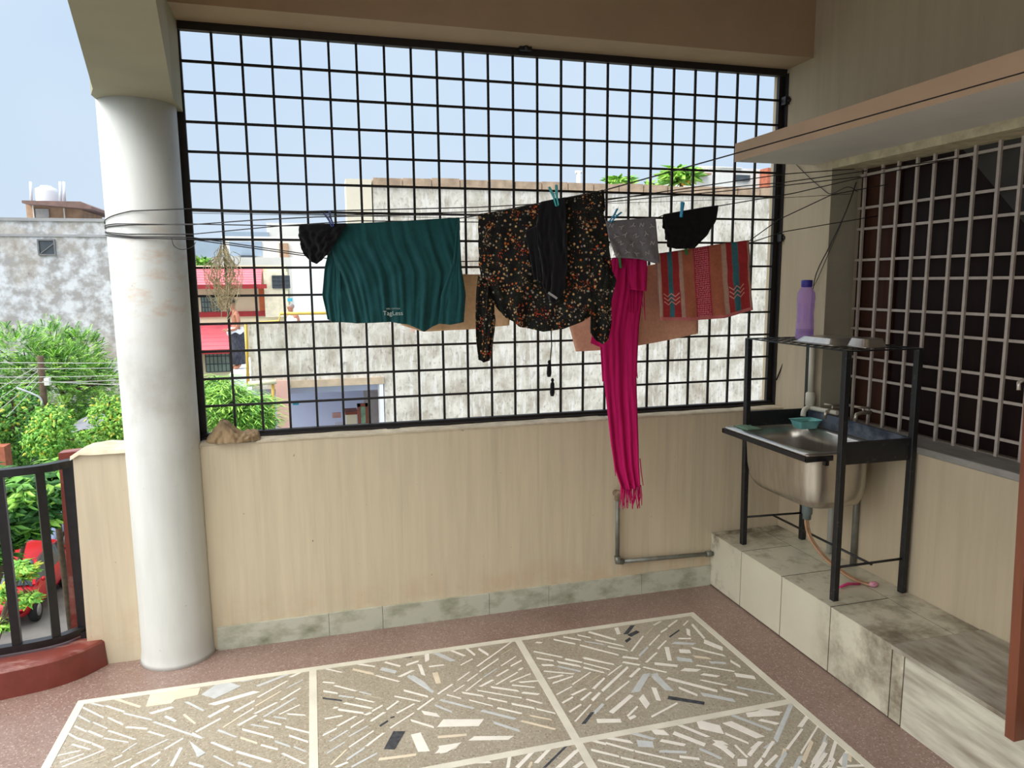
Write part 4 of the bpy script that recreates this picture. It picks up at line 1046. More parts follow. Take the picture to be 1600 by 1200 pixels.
def towel_mat():
    mt = bpy.data.materials.new('striped_towel'); mt.use_nodes = True
    t = mt.node_tree; b = t.nodes['Principled BSDF']; b.inputs['Roughness'].default_value = .95; b.inputs['Specular IOR Level'].default_value = .1
    uv = t.nodes.new('ShaderNodeUVMap'); sp = t.nodes.new('ShaderNodeSeparateXYZ'); t.links.new(uv.outputs[0], sp.inputs[0])
    rp = t.nodes.new('ShaderNodeValToRGB'); rp.color_ramp.interpolation = 'LINEAR'
    red, org, wh, tl, rose = srgb(168, 58, 60), srgb(186, 112, 88), srgb(190, 156, 142), srgb(66, 118, 130), srgb(178, 58, 78)
    st_ = [(0, wh), (.03, wh), (.035, red), (.105, red), (.11, tl), (.155, tl), (.16, red), (.225, red), (.23, wh), (.265, wh), (.27, org), (.385, org), (.39, rose), (.56, rose), (.565, org), (.69, org), (.70, wh), (.745, wh), (.75, red), (.80, red), (.81, tl), (.87, tl), (.88, red), (.975, red), (.98, wh)]
    e = rp.color_ramp.elements
    while len(e) < len(st_): e.new(.5)
    for el, (p, c) in zip(e, st_): el.position = p; el.color = (*c, 1)
    t.links.new(sp.outputs[0], rp.inputs[0])
    # dots in the middle band
    mp = t.nodes.new('ShaderNodeMapping'); mp.inputs['Scale'].default_value = (56, 34, 1)
    t.links.new(uv.outputs[0], mp.inputs['Vector'])
    vo = t.nodes.new('ShaderNodeTexVoronoi'); vo.voronoi_dimensions = '2D'; vo.inputs['Randomness'].default_value = .25; vo.inputs['Scale'].default_value = 1
    t.links.new(mp.outputs[0], vo.inputs['Vector'])
    d = t.nodes.new('ShaderNodeMapRange'); d.inputs['From Min'].default_value = .34; d.inputs['From Max'].default_value = .26
    t.links.new(vo.outputs['Distance'], d.inputs['Value'])
    fac = d.outputs[0]
    for a, c in ((.395, .40), (.555, .55)):
        m2 = t.nodes.new('ShaderNodeMapRange'); m2.inputs['From Min'].default_value = a; m2.inputs['From Max'].default_value = c
        t.links.new(sp.outputs[0], m2.inputs['Value'])
        mu = t.nodes.new('ShaderNodeMath'); mu.operation = 'MULTIPLY'; t.links.new(fac, mu.inputs[0]); t.links.new(m2.outputs[0], mu.inputs[1]); fac = mu.outputs[0]
    mx = t.nodes.new('ShaderNodeMix'); mx.data_type = 'RGBA'; t.links.new(fac, mx.inputs['Factor']); t.links.new(rp.outputs[0], mx.inputs[6]); mx.inputs[7].default_value = (*srgb(236, 150, 160), 1)
    src = mx.outputs[2]
    # zigzags low on both teal bands
    for uc, vc in ((.133, .66), (.84, .66)):
        a = t.nodes.new('ShaderNodeMath'); a.operation = 'SUBTRACT'; t.links.new(sp.outputs[0], a.inputs[0]); a.inputs[1].default_value = uc
        ab = t.nodes.new('ShaderNodeMath'); ab.operation = 'ABSOLUTE'; t.links.new(a.outputs[0], ab.inputs[0])
        pg = t.nodes.new('ShaderNodeMath'); pg.operation = 'PINGPONG'; t.links.new(ab.outputs[0], pg.inputs[0]); pg.inputs[1].default_value = .04
        m3 = t.nodes.new('ShaderNodeMath'); m3.operation = 'MULTIPLY_ADD'; t.links.new(pg.outputs[0], m3.inputs[0]); m3.inputs[1].default_value = -1.2; t.links.new(sp.outputs[1], m3.inputs[2])
        m4 = t.nodes.new('ShaderNodeMath'); m4.operation = 'SUBTRACT'; t.links.new(m3.outputs[0], m4.inputs[0]); m4.inputs[1].default_value = vc-.06
        wv = t.nodes.new('ShaderNodeMath'); wv.operation = 'PINGPONG'; t.links.new(m4.outputs[0], wv.inputs[0]); wv.inputs[1].default_value = .03
        lt = t.nodes.new('ShaderNodeMath'); lt.operation = 'LESS_THAN'; t.links.new(wv.outputs[0], lt.inputs[0]); lt.inputs[1].default_value = .009
        g1 = t.nodes.new('ShaderNodeMath'); g1.operation = 'GREATER_THAN'; t.links.new(m4.outputs[0], g1.inputs[0]); g1.inputs[1].default_value = -.02
        g2 = t.nodes.new('ShaderNodeMath'); g2.operation = 'LESS_THAN'; t.links.new(m4.outputs[0], g2.inputs[0]); g2.inputs[1].default_value = .13
        g3 = t.nodes.new('ShaderNodeMath'); g3.operation = 'LESS_THAN'; t.links.new(ab.outputs[0], g3.inputs[0]); g3.inputs[1].default_value = .085
        f_ = lt.outputs[0]
        for g in (g1, g2, g3):
            mu = t.nodes.new('ShaderNodeMath'); mu.operation = 'MULTIPLY'; t.links.new(f_, mu.inputs[0]); t.links.new(g.outputs[0], mu.inputs[1]); f_ = mu.outputs[0]
        mx = t.nodes.new('ShaderNodeMix'); mx.data_type = 'RGBA'; t.links.new(f_, mx.inputs['Factor']); t.links.new(src, mx.inputs[6]); mx.inputs[7].default_value = (*srgb(222, 160, 150), 1)
        src = mx.outputs[2]
    # hem
    hm = t.nodes.new('ShaderNodeMath'); hm.operation = 'GREATER_THAN'; t.links.new(sp.outputs[1], hm.inputs[0]); hm.inputs[1].default_value = .955
    mx = t.nodes.new('ShaderNodeMix'); mx.data_type = 'RGBA'; t.links.new(hm.outputs[0], mx.inputs['Factor']); t.links.new(src, mx.inputs[6]); mx.inputs[7].default_value = (*srgb(206, 120, 120), 1)
    src = mx.outputs[2]
    tcn = t.nodes.new('ShaderNodeTexCoord'); nz = t.nodes.new('ShaderNodeTexNoise'); nz.inputs['Scale'].default_value = 90; t.links.new(tcn.outputs['Object'], nz.inputs['Vector'])
    mr = t.nodes.new('ShaderNodeMapRange'); mr.inputs['To Min'].default_value = .72; mr.inputs['To Max'].default_value = 1.15; t.links.new(nz.outputs['Fac'], mr.inputs['Value'])
    mm = t.nodes.new('ShaderNodeMix'); mm.data_type = 'RGBA'; mm.blend_type = 'MULTIPLY'; mm.inputs['Factor'].default_value = 1
    t.links.new(src, mm.inputs[6]); t.links.new(mr.outputs[0], mm.inputs[7])
    t.links.new(mm.outputs[2], b.inputs['Base Color'])
    return mt
TOW = towel_mat()

# cream and peach cloths at the back
o = cloth('pillow_cover', BEIGE, LP, [(600, 417), (728, 430), (800, 430)], [(800, 430), (797, 480), (795, 508)], [(628, 508), (660, 518), (740, 514), (795, 508)], [(600, 417), (612, 470), (628, 508)], 30, 24, .006, 3, seed=1, back=.8)
tag(o, 'cream cloth hanging behind the dark green shirt and floral blouse', 'cloth')
o = cloth('pillow_cover', PEACHF, LP, [(862, 429), (905, 428), (1007, 417), (1084, 403)], [(1084, 403), (1090, 470), (1089, 521)], [(899, 549), (960, 546), (1040, 532), (1089, 521)], [(862, 429), (884, 490), (899, 549)], 34, 26, .006, 3, seed=2, back=.8)
tag(o, 'peach cloth hanging behind the pink scarf and striped towel', 'cloth')
# dark green shirt
sh = thing('green_shirt', 'dark green jersey shirt folded over a clothesline and hanging hem down', 'shirt', tuple(onplane(618, 346, *LG)))
cloth('shirt_body', TEAL, LG, [(524, 351), (560, 350), (640, 346), (718, 341)], [(718, 341), (719, 390), (722, 420), (700, 470), (688, 505)],
      [(535, 503), (560, 505), (610, 503), (640, 507), (664, 518), (676, 510), (688, 505)], [(524, 351), (518, 380), (528, 430), (533, 470), (535, 503)], 96, 60, .013, 9, slant=-.2, seed=3.6, parent=sh, back=.9, sharp=1.1, crumple=.012)
cloth('sleeve', TEAL, LG, [(524, 351), (528, 352)], [(528, 352), (532, 420), (536, 503)], [(512, 499), (520, 504), (536, 503)], [(524, 351), (508, 416), (504, 460), (512, 499)], 22, 30, .010, 2, seed=5, parent=sh, off=-.012, over=False, pin=.1)
cloth('sleeve', TEAL, LG, [(714, 352), (718, 343)], [(718, 343), (721, 415), (728, 460), (725, 503)], [(686, 505), (704, 507), (725, 503)], [(714, 352), (708, 410), (690, 460), (686, 505)], 22, 30, .010, 2, seed=6, parent=sh, off=.012, over=False, pin=.1)
def text_on(s_, u, v, size, parent, AB, name, mt, off=.04):
    cu = bpy.data.curves.new('t', 'FONT'); cu.body = s_; cu.size = size; cu.extrude = .0004; cu.align_x = 'CENTER'; cu.align_y = 'CENTER'
    to = bpy.data.objects.new('t', cu); C.objects.link(to)
    bpy.context.view_layer.update()
    me = bpy.data.meshes.new_from_object(to.evaluated_get(bpy.context.evaluated_depsgraph_get()))
    bpy.data.objects.remove(to)
    A, B = AB
    X = Vector((B.x-A.x, B.y-A.y, 0)).normalized(); n = Vector((X.y, -X.x, 0))
    p = onplane(u, v, A, B)+n*off
    M_ = Matrix((X, Vector((0, 0, 1)), n)).transposed().to_4x4(); M_.translation = p-ORG[parent.name]
    me.transform(M_); me.materials.clear(); me.materials.append(mt)
    o = bpy.data.objects.new(name, me); C.objects.link(o); o.parent = parent; ORG[o.name] = ORG[parent.name]
    return o
PRINT = mat('pale_print', srgb(176, 190, 184), .8)
text_on('TagLess', 616, 489, .028, sh, LG, 'size_print', PRINT)
text_on('100%  COTTON', 616, 482, .009, sh, LG, 'size_print', PRINT)
# black garment left
bg_ = cloth('black_underwear', BLK, LG, [(471, 353), (500, 352), (543, 351)], [(543, 351), (530, 375), (518, 395), (508, 406)], [(480, 400), (490, 409), (498, 413), (508, 406)], [(471, 353), (470, 368), (474, 388), (480, 400)], 26, 26, .010, 2, slant=-.3, seed=8, off=.03, back=.7, crumple=.02)
tag(bg_, 'small black garment crumpled on the line left of the dark green shirt', 'underwear')
# floral blouse
bl = thing('floral_blouse', 'black blouse with small orange and cream flowers and hanging sleeves', 'blouse', tuple(onplane(845, 318, *LF)))
cloth('blouse_body', FLO, LF, [(748, 336), (800, 329), (850, 318), (900, 309), (942, 298)], [(942, 298), (944, 330), (952, 380), (958, 420), (948, 460), (932, 488)],
      [(774, 474), (790, 495), (815, 510), (850, 518), (880, 514), (910, 503), (932, 488)], [(748, 336), (750, 390), (751, 430), (760, 458), (774, 474)], 70, 50, .014, 4, seed=11, parent=bl, back=.8, crumple=.02)
cloth('sleeve', FLO, LF, [(749, 430), (762, 440), (774, 470)], [(774, 470), (778, 500), (773, 540), (769, 562)], [(752, 561), (760, 565), (769, 562)], [(749, 430), (747, 480), (748, 530), (752, 561)], 18, 34, .014, 2, seed=12, parent=bl, off=.012, over=False, pin=1)
cloth('sleeve', FLO, LF, [(922, 402), (942, 400), (958, 424)], [(958, 424), (965, 438), (957, 470), (957, 505), (952, 530)], [(926, 518), (934, 532), (944, 537), (952, 530)], [(922, 402), (924, 440), (926, 490), (926, 518)], 20, 34, .016, 2, seed=13, parent=bl, off=.02, over=False, pin=1)
n_ = Vector((LF[1].y-LF[0].y, -(LF[1].x-LF[0].x), 0)).normalized()
pts = [onplane(u, v, *LF)+n_*.012 for u, v in ((862, 512), (863, 540), (861, 560), (862, 582))]
mb = MB(); mb.tube(pts, .0022, 6); mb.build('drawstring', BLK, bl)
for (u, v, ln) in ((859.5, 562, 26), (864.5, 590, 28)):
    a = onplane(u, v, *LF)+n_*.014; b_ = onplane(u-.5, v+ln, *LF)+n_*.014
    mb = MB(); mb.tube([a, a.lerp(b_, .12), a.lerp(b_, .2), a.lerp(b_, .3), a.lerp(b_, .8), b_], [.003, .007, .004, .008, .010, .007], 8); mb.build('tassel', BLK, bl)
# black camisole over the blouse
cm = thing('black_camisole', 'plain black flimsy garment pegged over the middle of the floral blouse', 'underwear', tuple(onplane(868, 314, *LF)))
cloth('lining', BLK, LF, [(848, 318), (868, 314), (886, 311)], [(886, 311), (889, 360), (890, 420), (884, 455), (876, 470)], [(850, 440), (862, 468), (868, 475), (876, 470)], [(848, 318), (842, 350), (846, 400), (850, 440)], 24, 34, .010, 2, seed=15, parent=cm, off=.026, back=.3, crumple=.012)
cloth('strap_side', BLK, LF, [(824, 362), (836, 356), (848, 352)], [(848, 352), (850, 400), (853, 442)], [(838, 436), (846, 440), (853, 442)], [(824, 362), (832, 400), (838, 436)], 14, 20, .006, 2, seed=16, parent=cm, off=.03, over=False)
p = onplane(868.5, 461, *LF)+n_*.052
mb = MB(); mb.beam(p+Vector((-.018, 0, .010)), p+Vector((.016, 0, -.012)), .002, .008); mb.build('care_label', mat('label_white', srgb(170, 170, 172), .7), cm)
# grey printed cloth
gy = cloth('printed_cloth', [GREYF, mat('print_white', srgb(176, 176, 180), .8)], LB, [(946, 347), (985, 344), (1024, 341)], [(1024, 341), (1027, 375), (1030, 412)], [(962, 402), (1000, 404), (1030, 412)], [(946, 347), (950, 370), (962, 402)], 26, 26, .005, 2, seed=20, back=1.0)
tag(gy, 'grey cloth printed with small pale letters hanging right of the floral blouse', 'cloth')
# the small printed marks belong to the cloth's own mesh
me = gy.data; bm = bmesh.new(); bm.from_mesh(me)
A, B = LB; X = Vector((B.x-A.x, B.y-A.y, 0)).normalized(); n = Vector((X.y, -X.x, 0))
k_ = 0
for r_ in range(4):
    for c in range(5):
        u = 955+c*16+(r_ % 2)*7+random.uniform(-2, 2); v = 354+r_*14-(u-954)*.03+random.uniform(-2, 2)
        if u > 1023 or v > 402: continue
        p = onplane(u, v, A, B)+n*.0135-ORG[gy.name]
        a0 = random.uniform(0, 6.28)
        segs = [((0, 0), (0, -7)), ((0, 0), (-5, 6)), ((0, 0), (5, 6))] if (r_+c) % 3 else [((-6, -5), (-3, 5)), ((-3, 5), (3, -5)), ((3, -5), (6, 5))]
        for (x0, y0), (x1, y1) in segs:
            q = []
            for (x, y) in ((x0, y0), (x1, y1)):
                q.append(p+X*(x*math.cos(a0)-y*math.sin(a0))*.0017+Vector((0, 0, 1))*(x*math.sin(a0)+y*math.cos(a0))*.0017)
            d = (q[1]-q[0]).normalized(); e = d.cross(n)*.0016
            vs = [bm.verts.new(t_) for t_ in (q[0]-e, q[1]-e, q[1]+e, q[0]+e)]
            f_ = bm.faces.new(vs); f_.material_index = 1
bm.to_mesh(me); bm.free()
# black garment right
o = cloth('black_underwear', BLK, LB, [(1037, 336), (1065, 331), (1100, 325), (1122, 322)], [(1122, 322), (1118, 345), (1104, 368), (1084, 388)], [(1042, 386), (1055, 389), (1070, 389), (1084, 388)], [(1037, 336), (1039, 360), (1042, 386)], 26, 22, .006, 3, seed=21, back=.8, crumple=.012)
tag(o, 'small black garment pegged above the striped towel', 'underwear')
# pink scarf
sc = thing('pink_scarf', 'long magenta scarf with fringed end hanging far below the grille', 'scarf', tuple(onplane(980, 402, *LS)))
cloth('scarf_length', PINKF, LS, [(957, 404), (980, 403), (1005, 401)], [(1005, 401), (1004, 450), (997, 510), (993, 590), (996, 680), (997, 722), (999, 758)],
      [(969, 762), (985, 764), (999, 758)], [(957, 404), (950, 450), (938, 520), (943, 600), (952, 690), (958, 730), (969, 762)], 34, 90, .013, 3, seed=30, parent=sc, back=.55, pin=.6, sharp=.7)
cloth('scarf_length', PINKF, LS, [(975, 404), (990, 402), (1006, 401)], [(1006, 401), (1007, 420), (1006, 455)], [(980, 452), (992, 455), (1006, 458)], [(975, 404), (977, 430), (980, 452)], 16, 16, .008, 2, seed=31, parent=sc, off=.03, over=False, pin=.5)
cloth('scarf_length', PINKF, LS, [(925, 520), (935, 525), (945, 535)], [(945, 535), (946, 545)], [(922, 536), (934, 541), (946, 545)], [(925, 520), (922, 536)], 10, 8, .006, 1, seed=32, parent=sc, off=.0, over=False, pin=.5)
ns = Vector((LS[1].y-LS[0].y, -(LS[1].x-LS[0].x), 0)).normalized()
fr = MB()
for i in range(24):
    u = 969+31*i/23; v0 = 757; l_ = random.uniform(18, 38) if i % 3 else 36
    dn = .004+.012*random.random()
    a = onplane(u, v0, *LS)+ns*dn
    pts = [a, onplane(u+random.uniform(-1.5, 1.5), v0+l_*.5, *LS)+ns*dn, onplane(u+random.uniform(-3, 3), v0+l_, *LS)+ns*dn]
    fr.tube(pts, [.0028, .0035, .002], 5)
fr.build('fringe', PINKF, sc)
for k_, (u0, v0, u1, v1) in enumerate(((957, 700, 960, 742), (959, 705, 963, 740), (998, 715, 1003, 757), (994, 590, 993, 572), (982, 450, 982, 488), (988, 452, 987, 490), (994, 455, 993, 486), (1004, 455, 1006, 500), (1000, 455, 1002, 480))):
    fr = MB(); fr.tube([onplane(u0, v0, *LS)+ns*.02, onplane((u0+u1)/2-.7, (v0+v1)/2, *LS)+ns*.022, onplane(u1, v1, *LS)+ns*.02], [.0028, .0028, .002], 5)
    fr.build('fringe', PINKF, sc)
# towel
o = cloth('striped_towel', TOW, LS, [(1025, 399), (1060, 393), (1110, 385), (1168, 377)], [(1168, 377), (1170, 430), (1174, 484)], [(1030, 500), (1080, 499), (1130, 494), (1174, 480)], [(1025, 399), (1027, 450), (1030, 500)], 48, 36, .005, 2, seed=41, off=.01, back=1.07 if False else .99, thick=.004, crumple=.006)
tag(o, 'woven towel striped in red, orange and teal hanging on the right of the line', 'towel')

# ---------------------------------------------------------------- clothes pegs
def make_peg(m_):
    t = thing('clothes_peg', '', 'clothes peg')
    for s_ in (-1, 1):
        mb = MB()
        mb.prism([(s_*.001, -.036), (s_*.008, -.032), (s_*.009, 0), (s_*.018, .040), (s_*.010, .042), (s_*.002, .008), (s_*.002, -.02)], 'y', -.007, .007)
        bevel(mb.build('jaw', m_, t), .001, 1)
    mb = MB(); mb.tube([(.009*math.cos(a*.5236), 0, .004+.009*math.sin(a*.5236)) for a in range(12)], .0016, 6, closed=True); mb.build('spring', m_, t)
    return t
PEGM = {'teal': mat('peg_teal', srgb(30, 150, 150), .35), 'blue': mat('peg_blue', srgb(40, 150, 200), .35), 'green': mat('peg_green', srgb(30, 120, 60), .35), 'navy': mat('peg_navy', srgb(40, 56, 120), .35)}
protos = {}
def peg(col_, u, v, AB, tilt, lab, off=.014, sc_=1.0, yaw=0.0):
    A, B = AB
    n = Vector((B.y-A.y, -(B.x-A.x), 0)).normalized()
    p = onplane(u, v, A, B)+n*off
    a = math.atan2(B.y-A.y, B.x-A.x)
    M_ = Matrix.Rotation(a, 4, 'Z') @ Matrix.Rotation(R(tilt), 4, 'Y') @ Matrix.Rotation(R(yaw), 4, 'Z')
    if col_ not in protos: protos[col_] = t = make_peg(PEGM[col_])
    else: t = dup(protos[col_])
    t.rotation_euler = M_.to_euler(); t.location = p; t.scale = (sc_,)*3
    tag(t, lab, 'clothes peg', 'clothes pegs on the lines')
peg('teal', 870, 309, LF, -14, 'teal plastic clothes peg on top of the floral blouse', .025, 1.0)
peg('blue', 959, 339, LB, 40, 'sky blue clothes peg tilted on the corner of the grey printed cloth', .012, .9)
peg('blue', 1064, 329, LB, 5, 'sky blue clothes peg upright on the right black garment', .014, .9, yaw=60)
peg('green', 967, 410, LS, -8, 'green clothes peg on top of the pink scarf', .02, .8, yaw=70)
peg('green', 1069, 389, LS, -12, 'green clothes peg on the top edge of the striped towel', .022, .85, yaw=75)
peg('navy', 519, 345, LG, -22, 'dark blue clothes peg between the left black garment and the green shirt', .04, .9)

# ================================================================ the neighbourhood
GZ0 = -7.0
CEM = mat('stained_cement', srgb(186, 178, 162), .9, col2=srgb(226, 219, 206), scale=2.6, detail=12, lo=.38, hi=.62, bump=.3, bscale=14)
overlay(CEM, srgb(150, 134, 112), 2.2, .5, .7, stretch=(1, 1, .7), amount=.7)
overlay(CEM, srgb(236, 232, 226), 7.0, .5, .66, stretch=(2.2, 2.2, .3), amount=.75)
overlay(CEM, srgb(120, 104, 88), 11.0, .54, .7, stretch=(1.4, 1.4, .8), amount=.6)
overlay(CEM, srgb(112, 92, 76), 5.5, .60, .72, amount=.7)
overlay(CEM, srgb(206, 150, 126), 1.3, .66, .70, amount=.7)
CEMG = mat('grey_white_plaster', srgb(166, 164, 164), .9, col2=srgb(220, 224, 230), scale=2.4, detail=14, lo=.42, hi=.60, bump=.2, bscale=8)
overlay(CEMG, srgb(172, 158, 138), .45, .50, .60, amount=.45)
overlay(CEMG, srgb(108, 106, 104), 2.6, .60, .75, amount=.6)
WHITE = mat('lime_white', srgb(238, 240, 244), .8, var=.04, scale=2)
OFFW = mat('white_wall_far', srgb(234, 232, 226), .8, var=.05, scale=1)
CRM = mat('cream_far', srgb(240, 230, 196), .8, var=.05, scale=1)
BLUEG = mat('blue_grey_wall', srgb(160, 178, 196), .8, var=.05, scale=1)
LILAC = mat('lilac_wall', srgb(196, 202, 224), .75, var=.04, scale=1)
PINKP = mat('pink_pillar_paint', srgb(232, 186, 172), .75, var=.06, scale=2)
ROSE = mat('rose_roof', srgb(240, 118, 130), .6, var=.08, scale=3)
DKRED = mat('dark_red_trim', srgb(160, 40, 44), .6)
YEL = mat('yellow_pipe', srgb(232, 190, 90), .5)
GLASSD = mat('window_dark', srgb(70, 78, 84), .25, var=.2, scale=3)
GLG = mat('window_greenish', srgb(150, 176, 162), .3, var=.15, scale=3)
ORNG = mat('orange_door', srgb(214, 120, 70), .55)
WOODF = mat('brown_wood_frame', srgb(140, 70, 44), .5, var=.15, scale=8)
ROADM = mat('asphalt', srgb(112, 110, 108), .9, var=.12, scale=2)
BRICK = mat('brick_red', srgb(176, 104, 80), .9, var=.2, scale=9)
BROWNC = mat('aged_concrete', srgb(172, 142, 116), .9, var=.2, scale=2.5)
GROUNDG = mat('ground_earth', srgb(100, 108, 84), .95, var=.2, scale=.4)
def bbox(b, u0, v0, u1, v1, Y, depth, zmin=None):
    """box whose front face at distance Y covers the image rectangle"""
    p = at(u0, v0, 'y', Y); q = at(u1, v1, 'y', Y)
    b.box((p.x, Y, q.z if zmin is None else zmin), (q.x, Y+depth, p.z))
mb = MB(); mb.box((-60, .8, GZ0-.3), (60, 90, GZ0)); struct('ground', mb, GROUNDG)
mb = MB(); a = at(0, 1000, 'z', GZ0)
mb.box((-12, 8, GZ0), (-5.4, 60, GZ0+.02)); struct('road', mb, ROADM)

# --- big stained wall building opposite
MY = 9.0
cb = thing('cement_building', 'large unfinished building with stained cement wall filling the view behind the laundry', 'building', tuple(at(800, 660, 'y', MY)))
mb = MB()
p = at(582, 281, 'y', MY); xL = p.x; zT = p.z; xm = at(600, 600, 'y', MY).x; zo = at(600, 600, 'y', MY).z; xl = at(388, 510, 'y', MY).x; zl = at(388, 505, 'y', MY).z
mb.box((xm, MY, GZ0), (16, MY+.35, zT))
mb.box((xL, MY, zl-.01), (xm, MY+.35, zT))
mb.box((xl, MY, zo), (xm, MY+.3, zl))
mb.box((15.6, MY+.3, GZ0), (16, MY+8, zT)); mb.build('wall', CEM, cb)
mb = MB()
for i in range(26):                                     # rough brick coping
    x = xL+i*.5
    mb.box((x+.01, MY-.04, zT-.10), (x+.49, MY+.4, zT+.03+.03*random.random()))
mb.build('coping', mat('rough_coping', srgb(176, 152, 128), .95, var=.22, scale=6, bump=.4), cb)
mb = MB(); bbox(mb, 540, 279, 582, 340, MY-.02, .5, zmin=zl+.02); mb.build('corner_strip', mat('strip_cream', srgb(226, 216, 194), .8, var=.05, scale=2), cb)
mb = MB(); q = at(455, 604, 'y', MY); mb.box((q.x, MY-.03, q.z-.02), (xm, MY+.25, q.z+.10)); mb.build('lintel', mat('lintel_far', srgb(196, 176, 150), .9, var=.15, scale=5), cb)
# room behind the opening
mb = MB(); a = at(470, 604, 'y', MY+3); b_ = at(600, 700, 'y', MY+3)
mb.box((a.x-.6, MY+3, b_.z-1.2), (xm+2, MY+3.1, a.z+.6)); mb.box((a.x-.9, MY+.3, a.z+.25), (xm+2, MY+3.1, a.z+.35))
mb.box((a.x-.9, MY+.0, b_.z-1.2), (xm+2, MY+3.1, b_.z-1.1))
mb.build('room_wall', LILAC, cb)
mb = MB(); a = at(430, 600, 'y', MY-.05); b_ = at(453, 668, 'y', MY-.05); mb.box((a.x, MY-.05, GZ0), (b_.x, MY+.5, a.z+.05)); mb.build('pillar', PINKP, cb)
mb = MB(); a = at(568, 605, 'y', MY+1.6); b_ = at(598, 700, 'y', MY+1.6); mb.box((a.x, MY+1.6, b_.z), (b_.x+.3, MY+1.7, a.z+.3)); mb.build('partition', mat('grey_partition', srgb(186, 176, 172), .8), cb)
mb = MB(); a = at(597, 597, 'y', MY-.02); mb.box((a.x-.05, MY-.02, a.z-1.6), (a.x+.02, MY+.3, a.z)); mb.build('opening_edge', WHITE, cb)
# terrace the men stand on
mb = MB(); a = at(360, 583, 'y', 12.2); mb.box((a.x, 12.0, a.z-.35), (xL+3, 15.5, a.z)); mb.build('terrace_slab', WHITE, cb)
TZ = a.z
# fan
fp_ = at(523, 602, 'y', MY+1.2)
fn = thing('ceiling_fan', 'dark ceiling fan in the pale room seen through the lower left of the grille', 'fan', tuple(fp_))
FANM = mat('fan_brown', srgb(80, 60, 50), .5)
mb = MB(); mb.lathe([(.03, .05), (.11, .03), (.12, -.01), (.06, -.05), (0, -.06)], fp_, 16); mb.tube([fp_, fp_+Vector((0, 0, .35))], .012, 6); mb.build('motor', FANM, fn)
for a_ in (178, 300, 55):
    d = Vector((math.cos(R(a_)), math.sin(R(a_)), 0)); mb = MB(); mb.beam(fp_+d*.1, fp_+d*.62, .12, .012); mb.build('blade', FANM, fn)
# mirror, cabinet, chair
mz = thing('framed_mirror', 'brown wood framed mirror leaning in the room beyond the grille', 'mirror', tuple(at(566, 668, 'y', MY+1.0)))
a = at(558, 631, 'y', MY+1); b_ = at(577, 690, 'y', MY+1)
mb = MB(); mb.box((a.x, MY+1, b_.z), (a.x+.06, MY+1.05, a.z)); mb.box((b_.x-.05, MY+1, b_.z), (b_.x, MY+1.05, a.z)); mb.box((a.x, MY+1, a.z-.06), (b_.x, MY+1.05, a.z)); mb.build('frame', WOODF, mz)
mb = MB(); mb.box((a.x+.06, MY+1.02, b_.z), (b_.x-.05, MY+1.03, a.z-.06)); mb.build('glass', mat('mirror_green', srgb(130, 166, 128), .2, var=.35, scale=6), mz)
mz = thing('low_cabinet', 'cream cabinet with brown top beside the framed mirror', 'cabinet', tuple(at(548, 668, 'y', MY+1.9)))
a = at(541, 645, 'y', MY+1.9); b_ = at(559, 690, 'y', MY+1.9)
mb = MB(); mb.box((a.x, MY+1.9, b_.z), (b_.x, MY+2.3, a.z-.03)); mb.build('body', CRM, mz)
mb = MB(); mb.box((a.x-.02, MY+1.88, a.z-.04), (b_.x+.02, MY+2.32, a.z+.02)); mb.build('top', WOODF, mz)
mz = thing('chair', 'small pinkish chair in the middle of the pale room', 'chair', tuple(at(530, 668, 'y', MY+1.5)))
a = at(519, 644, 'y', MY+1.5); b_ = at(535, 668, 'y', MY+1.5)
mb = MB(); mb.box((a.x, MY+1.4, a.z-.10), (a.x+.16, MY+1.45, a.z)); mb.build('backrest', mat('chair_pink', srgb(200, 150, 140), .7), mz)
mb = MB(); mb.box((a.x+.03, MY+1.15, a.z-.24), (b_.x, MY+1.5, a.z-.20)); mb.build('seat', WHITE, mz)
for dx in (.04, .20):
    mb = MB(); mb.box((a.x+dx, MY+1.2, b_.z-.3), (a.x+dx+.02, MY+1.22, a.z-.22)); mb.build('leg', WOODF, mz)
for (v, lab) in ((614, 'small turquoise wall shelf in the pale room, the upper one'), (632, 'small turquoise wall shelf in the pale room, the lower one')):
    a = at(457.5, v-1.5, 'y', MY+.35); mb = MB(); mb.box((a.x, MY+.35, a.z-.03), (a.x+.10, MY+.45, a.z)); tag(mb.build('wall_shelf', mat('turquoise', srgb(40, 160, 190), .5), None, tuple(a)), lab, 'shelf')
# yellow rail frame around terrace
yr = thing('yellow_railing', 'thin yellow pipe frame at the terrace edge beside the bare-chested man', 'railing', tuple(at(385, 600, 'y', MY-.3)))
mb = MB(); mb.tube([at(388, 604, 'y', MY-.3), at(384, 505, 'y', MY-.3), at(436, 502, 'y', MY-.3), at(438, 490, 'y', MY-.3), at(530, 489, 'y', MY-.3)], .025, 8); mb.build('frame', YEL, yr)
mb = MB(); mb.tube([at(426, 597, 'y', MY-.3), at(428, 670, 'y', MY-.3)], .025, 8); mb.build('post', YEL, yr)
mb = MB(); mb.tube([at(388, 600, 'y', MY-.35), at(432, 596, 'y', MY-.35)], .04, 8); mb.build('lower_rail', CRM, yr)

